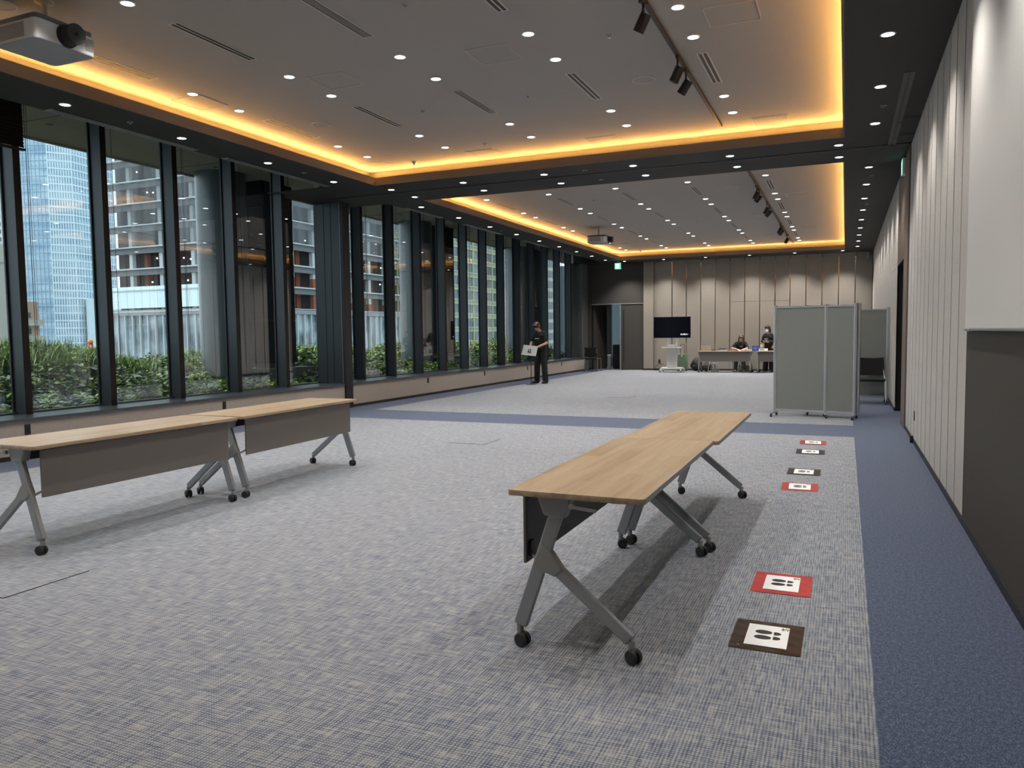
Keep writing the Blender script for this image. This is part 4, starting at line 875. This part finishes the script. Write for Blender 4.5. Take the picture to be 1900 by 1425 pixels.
T = [('e', V(0, -.005, 1.16), (.17, .12, .125)), ('e', V(0, 0, 1.0), (.155, .12, .22)), ('e', V(0, 0, .82), (.152, .112, .16)), ('c', V(-.105, -.01, 1.25), V(.105, -.01, 1.25), .050, .050)]
for s in (-1, 1): T += [('c', V(s*.10, -.01, 1.25), sh[s]*.985, .050, .050), ('c', sh[s]*.985, el[s], .050, .047), ('c', el[s], el[s]*.25+wr[s]*.75, .046, .040)]
tee = blob('long_sleeved_top', T, M['tee'], e, .010, 4); print_text(tee, V(0, -.125, 1.12), 0, 8, .05)
T = [('e', V(0, 0, .78), (.148, .112, .11))]
for s in (-1, 1): T += [('c', V(s*.075, 0, .76), V(s*.095, 0, .40), .085, .085), ('c', V(s*.095, 0, .40), V(s*.115, .0, .07), .085, .088)]
blob('trousers', T, M['trouser'], e, .010, 3)
for s in (-1, 1): blob('shoe', [('e', V(s*.12, -.01, .04), (.042, .06, .04)), ('e', V(s*.125, -.10, .032), (.040, .07, .032))], M['black'], e, .007, 3)
e = empty('smartphone', 'dark smartphone in the hands of the standing masked person', 'phone', (-2.38, 27.0, 1.035)); e.rotation_euler = (.5, 0, -.35)
o = MB().box(-.036, .036, -.004, .004, 0, .14).build('case', M['black'], e); o.rotation_euler = (-.9, 0, PI/2); MB().box(-.033, .033, .004, .0045, .006, .134).build('display', M['tv'], o)
# ================================================================ OUTSIDE
# eave over the roof terrace
conc = mat('eave_panel', (.46, .36, .42), .8, bump=.1, nscale=60)
ev = struct(MB().box(-11.5, -9.47, -5, 34, 4.5, 4.62).box(-11.56, -11.5, -5, 34, 4.47, 5.3).build('trim_4', conc))
for k in range(-2, 8):
    y = 7.485+3.19*k/1.0
    MB().box(-11.5, -9.47, y-.008, y+.008, 4.494, 4.5).build('panel_joint', M['greyd'], ev)
    MB().cyl((-10.6, y+.25, 4.492), (-10.6, y+.25, 4.5), .05, n=14).build('eave_light', M['greyd'], ev)
terr = struct(MB().box(-40, -9.5, -12, 48, -.6, .1).build('floor_terrace', mat('terrace_soil', (.035, .032, .022), .95)))
struct(MB().box(-1500, 300, -300, 1500, -42, -40).build('ground', mat('city_ground', (.16, .17, .17), .9)))
# columns and dark piers
cm = mat('column_paint', (.088, .105, .117), .32, .1); pm = mat('pier_black', (.006, .006, .007), .85, spec=.1)
for i, y in enumerate((11.45, 18.69, 25.93)):
    e = empty('round_column', 'tall round grey column on the terrace outside the windows, %s from the left' % ORD[i], 'column', (-11.0, y, .1), 0, 'terrace columns')
    for z0, z1 in ((0, 1.62), (1.63, 3.02), (3.03, 4.40)): MB().lathe([(.46, z0), (.46, z1)], n=40).build('cladding_drum', cm, e, smooth=60.)
    MB().lathe([(.452, .0), (.452, 4.4)], n=32).build('joint', M['greyd'], e, smooth=60.)
    e = empty('dark_pier', 'black clad pier with a concrete foot beside the %s terrace column' % ORD[i], 'pier', (-11.1, y+1.22, .1), 0, 'terrace piers')
    for z0, z1 in ((.75, 1.62), (1.63, 3.02), (3.03, 4.40)): MB().box(-.42, .42, -.45, .45, z0, z1).build('cladding_panel', pm, e)
    MB().box(-.40, .40, -.43, .43, .6, 4.38).build('core', M['black'], e)
    MB().box(-.62, .72, -.62, .66, 0, .66).build('foot', mat('planter_concrete', (.20, .22, .22), .8), e)
# hedge: leaf mass (nobody could count it)
def hprof(x, y):
    t = np.clip((-9.55-x)/2.6, 0, 1)
    top = 1.02+.10*np.sin(y*.9+1)+.07*np.sin(y*2.3)+.16*np.exp(-((y-7.2)/1.6)**2)
    return .30 + (top-.30)*np.power(t, .85) - .25*np.clip((-12.4-x)/1.0, 0, 1)**2
def leaf_mat():
    g = G('hedge_leaf'); at = g.n('ShaderNodeAttribute'); at.attribute_name = 'leaf_tint'
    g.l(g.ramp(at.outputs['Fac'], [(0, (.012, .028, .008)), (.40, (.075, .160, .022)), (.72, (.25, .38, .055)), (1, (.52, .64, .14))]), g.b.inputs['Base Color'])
    g.b.inputs['Roughness'].default_value = .42; g.b.inputs['Specular IOR Level'].default_value = .5
    return g.m
LM = leaf_mat()
def leaves(name, label, cat, N, xr, yr, hf, size, seed, grass=0, up=.55, jit=.10, avoid=()):
    r = np.random.default_rng(seed)
    x = r.uniform(*xr, N); y = r.uniform(*yr, N)
    keep = np.ones(N, bool)
    for ax, ay, ar in avoid: keep &= (x-ax)**2+(y-ay)**2 > ar*ar
    x, y = x[keep], y[keep]; N = len(x)
    # clumps
    cl = np.sin(x*6.1+np.sin(y*4.3)*1.7)*np.sin(y*5.7+np.sin(x*3.9)*1.3)
    z = hf(x, y)+.075*cl+r.normal(0, jit*.5, N)
    s = size*r.uniform(.6, 1.35, N)
    az = r.uniform(0, 2*PI, N); tilt = np.abs(r.normal(0, up, N))
    nrm = np.stack([np.sin(tilt)*np.cos(az), np.sin(tilt)*np.sin(az), np.cos(tilt)], 1)
    a2 = r.uniform(0, 2*PI, N); t = np.stack([np.cos(a2), np.sin(a2), np.zeros(N)], 1)
    t = t-nrm*np.sum(t*nrm, 1, keepdims=True); t /= np.linalg.norm(t, axis=1, keepdims=True); u = np.cross(nrm, t)
    c = np.stack([x, y, z], 1)
    S = s[:, None]
    pts = [c-t*S*.55, c-t*S*.1+u*S*.38+nrm*S*.10, c+t*S*.55-nrm*S*.12, c-t*S*.1-u*S*.38+nrm*S*.10, c-t*S*.02]
    Vt = np.stack(pts, 1).reshape(-1, 3)
    base = np.arange(N)[:, None]*5
    F = np.concatenate([base+np.array([[0, 1, 4]]), base+np.array([[1, 2, 4]]), base+np.array([[2, 3, 4]]), base+np.array([[3, 0, 4]])], 1).reshape(-1, 3)
    tint = np.clip(.46+.30*cl+r.normal(0, .20, N), 0, 1)
    vt = np.repeat(tint, 5)
    if grass:
        gx = r.uniform(-12.6, -11.2, grass); gy = r.uniform(yr[0], yr[1], grass); gy = np.where(r.random(grass) < .75, r.uniform(5.5, 10.2, grass), gy)
        kp = np.ones(grass, bool)
        for ax, ay, ar in avoid: kp &= (gx-ax)**2+(gy-ay)**2 > ar*ar
        gx, gy = gx[kp], gy[kp]; n2 = len(gx); gz = hf(gx, gy)-.05; L = r.uniform(.16, .36, n2); a3 = r.uniform(0, 2*PI, n2); ln = r.uniform(.1, .55, n2)
        d = np.stack([np.cos(a3)*ln, np.sin(a3)*ln, np.ones(n2)], 1); w3 = np.stack([-np.sin(a3), np.cos(a3), np.zeros(n2)], 1)*.009
        g0 = np.stack([gx, gy, gz], 1); g1 = g0+d*L[:, None]*.6; g2 = g0+d*L[:, None]*np.array([1.5, 1.5, .92])
        gv = np.stack([g0-w3, g0+w3, g1+w3*.8, g1-w3*.8, g2], 1).reshape(-1, 3); bs = np.arange(n2)[:, None]*5+len(Vt)
        gf = np.concatenate([bs+np.array([[0, 1, 2]]), bs+np.array([[0, 2, 3]]), bs+np.array([[3, 2, 4]])], 1).reshape(-1, 3)
        Vt = np.concatenate([Vt, gv]); F = np.concatenate([F, gf]); vt = np.concatenate([vt, np.repeat(np.clip(r.normal(.6, .2, n2), 0, 1), 5)])
    me = bpy.data.meshes.new(name); me.vertices.add(len(Vt)); me.vertices.foreach_set('co', Vt.astype('f').ravel()); me.loops.add(len(F)*3); me.loops.foreach_set('vertex_index', F.astype('i').ravel())
    me.polygons.add(len(F)); me.polygons.foreach_set('loop_start', np.arange(0, len(F)*3, 3, dtype='i')); me.update(calc_edges=True)
    at = me.attributes.new('leaf_tint', 'FLOAT', 'POINT'); at.data.foreach_set('value', vt.astype('f'))
    me.materials.append(LM); o = bpy.data.objects.new(name, me); COL.objects.link(o)
    return tag(o, label, cat, kind='stuff')
AV = [(-11.0, y, .50) for y in (11.45, 18.69, 25.93)]+[(-11.08, y+1.24, .72) for y in (11.45, 18.69, 25.93)]
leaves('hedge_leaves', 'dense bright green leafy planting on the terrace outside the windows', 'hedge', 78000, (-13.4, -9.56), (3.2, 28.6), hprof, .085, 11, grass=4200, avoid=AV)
# soil mound under the leaves
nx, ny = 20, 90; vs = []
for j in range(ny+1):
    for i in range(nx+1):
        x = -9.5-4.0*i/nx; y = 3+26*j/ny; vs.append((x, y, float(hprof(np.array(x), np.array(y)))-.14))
o = MB().add(vs, [(j*(nx+1)+i, (j+1)*(nx+1)+i, (j+1)*(nx+1)+i+1, j*(nx+1)+i+1) for j in range(ny) for i in range(nx)]).build('planting_mound', mat('planting_soil', (.022, .034, .014), .95), smooth=True)
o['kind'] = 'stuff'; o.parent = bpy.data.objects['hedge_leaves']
e = empty('clipped_hedge', 'low clipped pale green hedge farther off on the terrace', 'hedge', (-27, 17.5, .1)); MB().box(-.8, .8, -5.5, 3.4, 0, .86).build('hedge_body', mat('clipped_green', (.22, .30, .18), .9, noise=(.34, .42, .28), nscale=14, bump=1.0), e)
leaves('hedge_top_leaves', 'leafy surface of the far clipped hedge', 'hedge', 5000, (-27.8, -26.1), (12, 20.9), lambda x, y: .93+0*x, .13, 5)
bpy.data.objects['hedge_top_leaves'].parent = e; bpy.data.objects['hedge_top_leaves'].location = (27, -17.5, -.1)
for k_ in ('category', 'label'): del bpy.data.objects['hedge_top_leaves'][k_]
e = empty('safety_barrier', 'small orange A-frame safety barrier standing behind the planting', 'barrier', (-20.5, 15.9, .1)); om = mat('safety_orange', (.85, .22, .05), .5)
for s_ in (-1, 1):
    MB().bar((-.0, s_*.24, 0), (0, s_*.05, 1.15), .04, .04, up=(1, 0, 0)).build('leg', om, e)
MB().box(-.02, .02, -.16, .16, .55, .66).build('rail', om, e); MB().ell((0, 0, 1.2), (.08, .08, .08), 12, 8).build('lamp', om, e, smooth=True)

# ---------------------------------------------------------------- buildings
def fac_glass(name, c1, c2, sx=.3, rough=.2, metal=.0):
    g = G(name); a = g.noise((sx, sx, .25), detail=2)
    g.l(g.ramp(a, [(.35, c1), (.65, c2)]), g.b.inputs['Base Color']); g.b.inputs['Roughness'].default_value = rough; g.b.inputs['Metallic'].default_value = metal
    return g.m
# blue glass tower
tg = fac_glass('tower_glass', (.20, .33, .45), (.42, .56, .65), .06); tw = mat('tower_white', (.62, .74, .79), .6); td = fac_glass('tower_glass_dark', (.16, .25, .34), (.30, .42, .50), .08)
e = empty('blue_glass_tower', 'tall pale blue glass office tower beyond the nearest window', 'building', (-376, 272, -40))
pl = [(-60, -24), (0, 0), (6.5, 8.3), (2, 36), (-60, 36)]
MB().prism(pl, 0, 190).build('glass_body', tg, e)
def face_grid(parent, p0, p1, z0, z1, nv, fh, m, dv=.35, wv=.55, wh=.7, nm='mullion'):
    p0 = Vector((*p0, 0)); p1 = Vector((*p1, 0)); d = (p1-p0).normalized(); n_ = Vector((d.y, -d.x, 0)); L = (p1-p0).length
    mb = MB()
    for i in range(nv+1):
        c = p0+d*L*i/nv; mb.bar(c+n_*dv/2+Vector((0, 0, z0)), c+n_*dv/2+Vector((0, 0, z1)), dv, wv, up=n_)
    mb.build(nm, m, parent)['kind'] = 'stuff'
    mb = MB(); z = z0
    while z <= z1: mb.bar(p0+n_*dv*.4+Vector((0, 0, z)), p1+n_*dv*.4+Vector((0, 0, z)), dv*.8, wh, up=n_); z += fh
    mb.build('spandrel', m, parent)['kind'] = 'stuff'
face_grid(e, pl[0], pl[1], 0, 190, 30, 3.9, mat('tower_line', (.33, .45, .55), .6), .3, .28, .5); face_grid(e, pl[1], pl[2], 0, 190, 9, 3.9, tw, .35, .5, .8); face_grid(e, pl[2], pl[3], 0, 190, 15, 3.9, tw, .35, .45, .7)
MB().box(8.0, 10, 12, 34, 0, 62).build('annex', tw, e)
# white residential tower
e = empty('white_tower', 'white residential tower with small square windows at the left edge', 'building', (-337, 217, -40)); ww_ = mat('res_white', (.72, .73, .72), .7); wd = mat('window_dark', (.10, .13, .15), .3)
MB().box(-12, 8, -10, 6, 0, 106).build('wall', ww_, e)
mb = MB()
for r in range(30):
    for c in range(9): mb.box(7.9, 8.15, -9.4+c*1.75, -8.4+c*1.75, 8+r*3.25, 9.7+r*3.25)
mb.build('windows', wd, e)['kind'] = 'stuff'
e = empty('beige_building', 'plain beige building low at the left edge', 'building', (-172, 111, -40)); MB().box(-12, 4, -8, 3.0, 0, 58).build('wall', mat('beige_wall', (.56, .54, .47), .8), e); MB().box(-6, 4.2, -8, 1.5, 58, 62).build('roof_box', MATS['beige_wall'], e)
e = empty('brick_apartment', 'tan brick apartment block with balconies in front of the blue tower', 'building', (-194.5, 134.2, -40)); bk = mat('tan_brick', (.46, .22, .14), .8); MB().box(-6, .6, -5, 1.6, 0, 51).build('wall', mat('apt_wall', (.50, .36, .27), .8), e)
for i in range(9): MB().box(.6, 1.9, -5, 2.2, 12+i*4.1, 13.5+i*4.1).build('balcony', bk if i < 7 else MATS['beige_wall'], e); MB().box(.55, .65, -2.5, -.6, 14+i*4.1, 15.4+i*4.1).build('window', wd, e)
# construction building
e = empty('steel_frame_building', 'steel frame building under construction with draped sheets across the street', 'building', (-94.3, 107, 0))
st = mat('steel_white', (.42, .45, .45), .6); rs = mat('rust_red', (.23, .075, .04), .8); dk = mat('interior_shade', (.028, .027, .030), .9); slabm = mat('slab_edge', (.46, .49, .50), .7); bmg = mat('beam_grey', (.15, .16, .165), .7)
shm = G('drape_sheet'); shm.nt.nodes.remove(shm.b); _t = shm.n('ShaderNodeBsdfTransparent'); _d = shm.n('ShaderNodeBsdfDiffuse'); _mx = shm.n('ShaderNodeMixShader'); _nz = shm.noise((.45, .45, .03), 1.0, 4)
_d.inputs[0].default_value = (.27, .28, .29, 1); shm.l(shm.math('MULTIPLY', shm.math('POWER', _nz, 1.6), 1.05), _mx.inputs[0]); shm.l(_t.outputs[0], _mx.inputs[1]); shm.l(_d.outputs[0], _mx.inputs[2]); shm.l(_mx.outputs[0], shm.nt.nodes['Material Output'].inputs['Surface'])
LV = [6.2, 10.25, 14.3, 18.4, 22.5, 26.6, 30.7, 34.8, 38.9]
XL, YR = -37.5, 46.0                                   # extents from the corner: left face along -x, right face along +y
MB().box(XL-2, -4.0, 4.0, YR, -40, 44).build('core', dk, e)  # near-black block painted as the shade inside the building
MB().box(XL, 0, 0, YR, -40, 5.9).build('podium', fac_glass('podium_glass', (.06, .09, .11), (.34, .41, .45), .25, .12), e)
for z in LV:
    MB().box(XL, .5, -.5, YR, z, z+.24).build('floor_slab', slabm, e)
    if z > 7: MB().box(XL+.4, -.1, .0, .5, z-1.05, z).box(-.6, -.1, 0, YR, z-1.05, z).build('floor_beam', bmg, e)
cx_ = [-31.5-.3, -24, -16, -8, -.6]
for x in cx_: MB().box(x-.42, x+.42, .3, 1.1, 6, 40).build('column', st, e)
for i in range(7): MB().box(-1.1, -.3, 2.6+6.3*i-.42+6.2*.0, 2.6+6.3*i+.42, 12.3 if i < 4 else 8, 40).build('column', st, e); MB().box(-1.1, -.3, 2.6+6.3*i-.42, 2.6+6.3*i+.42, 6, 12.3 if i < 4 else 8).build('column_base', rs, e)
for i in range(6): MB().box(-3.6, -3.0, 2.6+6.3*i+4.2, 2.6+6.3*i+5.4, 6, 18).build('brace', rs, e)
for i in range(3): MB().box(cx_[i]+1.0, cx_[i]+1.9, 2.5, 3.2, 10, 18).build('brace', rs, e)
# white glazed band on the left face
for i in range(18): MB().box(XL+1.0+2.0*i, XL+2.93+2.0*i, -.35, -.25, 7.0, 11.1).build('glass_panel', mat('band_glass', (.62, .74, .77), .25), e)
MB().box(XL, .2, -.45, 0, 5.6, 6.7).box(-.2, .5, 0, YR, 5.4, 6.3).build('string_course', mat('course_grey', (.22, .235, .25), .6), e)
for i in range(19): MB().box(XL+2.0*i, XL+2.0*i+.28, -.4, 0, -40, 5.6).build('facade_fin', st, e)
for i in range(23): MB().box(0, .4, 1+2.0*i, 1.28+2.0*i, -40, 5.4).build('facade_fin', st, e)
for z0, z1 in zip(LV[3:-1], LV[4:]):
    n_ = 44
    mb = MB(); vs = [(XL+(.2-XL-.2)*i/n_, -.55-.22*math.sin(i*1.7+z0)-.15*math.sin(i*.6), z) for z in (z0+.3, z1) for i in range(n_+1)]
    mb.add(vs, [(i, i+1, n_+2+i, n_+1+i) for i in range(n_)]).build('draped_sheet', shm.m, e, smooth=True)
    mb = MB(); vs = [(.6+.22*math.sin(i*1.9+z0)+.15*math.sin(i*.7), YR*i/n_, z) for z in (z0+.3, z1) for i in range(n_+1)]
    mb.add(vs, [(i, i+1, n_+2+i, n_+1+i) for i in range(n_)]).build('draped_sheet', shm.m, e, smooth=True)
bulb = mat('site_lamp', (1, 1, 1), .5, emit=(1, 1, .95), es=5)
rr = random.Random(9)
for i in range(46):
    z = rr.choice(LV[1:7])+rr.uniform(1.6, 2.9)
    c_ = (rr.uniform(XL+3, -2), 2.2+rr.uniform(0, 2), z) if i % 2 else (-2.2-rr.uniform(0, 2), rr.uniform(2, YR-2), z)
    MB().ell(c_, (.14, .14, .14), 8, 6).build('site_lamp', bulb, e)
MB().box(-10.6, -8.3, -1.2, -.6, 14.2, 15.9).build('notice_sheet', mat('notice_white', (.7, .7, .68), .7), e); MB().tube([(-9, .5, 17.8), (-7.5, .3, 17.3), (-6, .2, 16), (-5.4, .2, 14.8)], .25, 8).build('green_hose', mat('net_green', (.03, .22, .15), .7), e)
# yellow-framed tower
e = empty('yellow_grid_tower', 'glass tower with pale yellow window grid farther along', 'building', (-102, 200, -40)); yg = fac_glass('yellow_tower_glass', (.05, .085, .10), (.14, .19, .21), .3); yl = mat('yellow_frame', (.50, .50, .26), .6); ys_ = mat('yellow_spandrel', (.30, .32, .30), .6)
MB().box(-12, 0, -30, 24, 0, 120).build('glass_body', yg, e)
for k in range(13): MB().box(-.1, .35, -30+4.5*k, -29.6+4.5*k, 0, 120).build('mullion', yl, e)
for k in range(8): MB().box(-12+1.7*k, -11.72+1.7*k, -30.4, -29.9, 0, 120).build('mullion', yl, e)
for k in range(29): z = 2+4.0*k; MB().box(-12.1, .25, -30.3, 24, z, z+.28).box(-12.1, .25, -30.3, 24, z+1.15, z+1.4).build('floor_line', yl, e); MB().box(-12.05, .1, -30.15, 24, z+.28, z+1.15).build('spandrel', ys_, e)
# blue grey tower, beige grid tower, far tower
e = empty('blue_grey_tower', 'blue-grey tower glimpsed between two window fins', 'building', (-126.5, 273.5, -40)); MB().box(-4, 6, -6, 5, 0, 112).build('glass_body', fac_glass('bluegrey_glass', (.22, .29, .36), (.40, .46, .52), .4), e)
for k in range(7): MB().box(-4+1.5*k, -3.6+1.5*k, -6.2, -6, 0, 112).build('mullion', mat('bluegrey_fin', (.34, .40, .46), .6), e)
for k in range(26): MB().box(-4, 6.1, -6.15, 5, 3+4.2*k, 3.9+4.2*k).build('spandrel', MATS['bluegrey_fin'], e)
e = empty('beige_grid_tower', 'beige gridded tower glimpsed near the standing man', 'building', (-96, 243, -40)); MB().box(-6, 4, -4, 8, 0, 110).build('wall', mat('beige_grid', (.50, .50, .42), .7), e)
mb = MB()
for r in range(30):
    for c in range(6): mb.box(-5.6+c*1.6, -4.5+c*1.6, -4.12, -3.95, 4+r*3.5, 6.3+r*3.5)
    for c in range(7): mb.box(3.95, 4.12, -3.6+c*1.65, -2.5+c*1.65, 4+r*3.5, 6.3+r*3.5)
mb.build('windows', wd, e)['kind'] = 'stuff'
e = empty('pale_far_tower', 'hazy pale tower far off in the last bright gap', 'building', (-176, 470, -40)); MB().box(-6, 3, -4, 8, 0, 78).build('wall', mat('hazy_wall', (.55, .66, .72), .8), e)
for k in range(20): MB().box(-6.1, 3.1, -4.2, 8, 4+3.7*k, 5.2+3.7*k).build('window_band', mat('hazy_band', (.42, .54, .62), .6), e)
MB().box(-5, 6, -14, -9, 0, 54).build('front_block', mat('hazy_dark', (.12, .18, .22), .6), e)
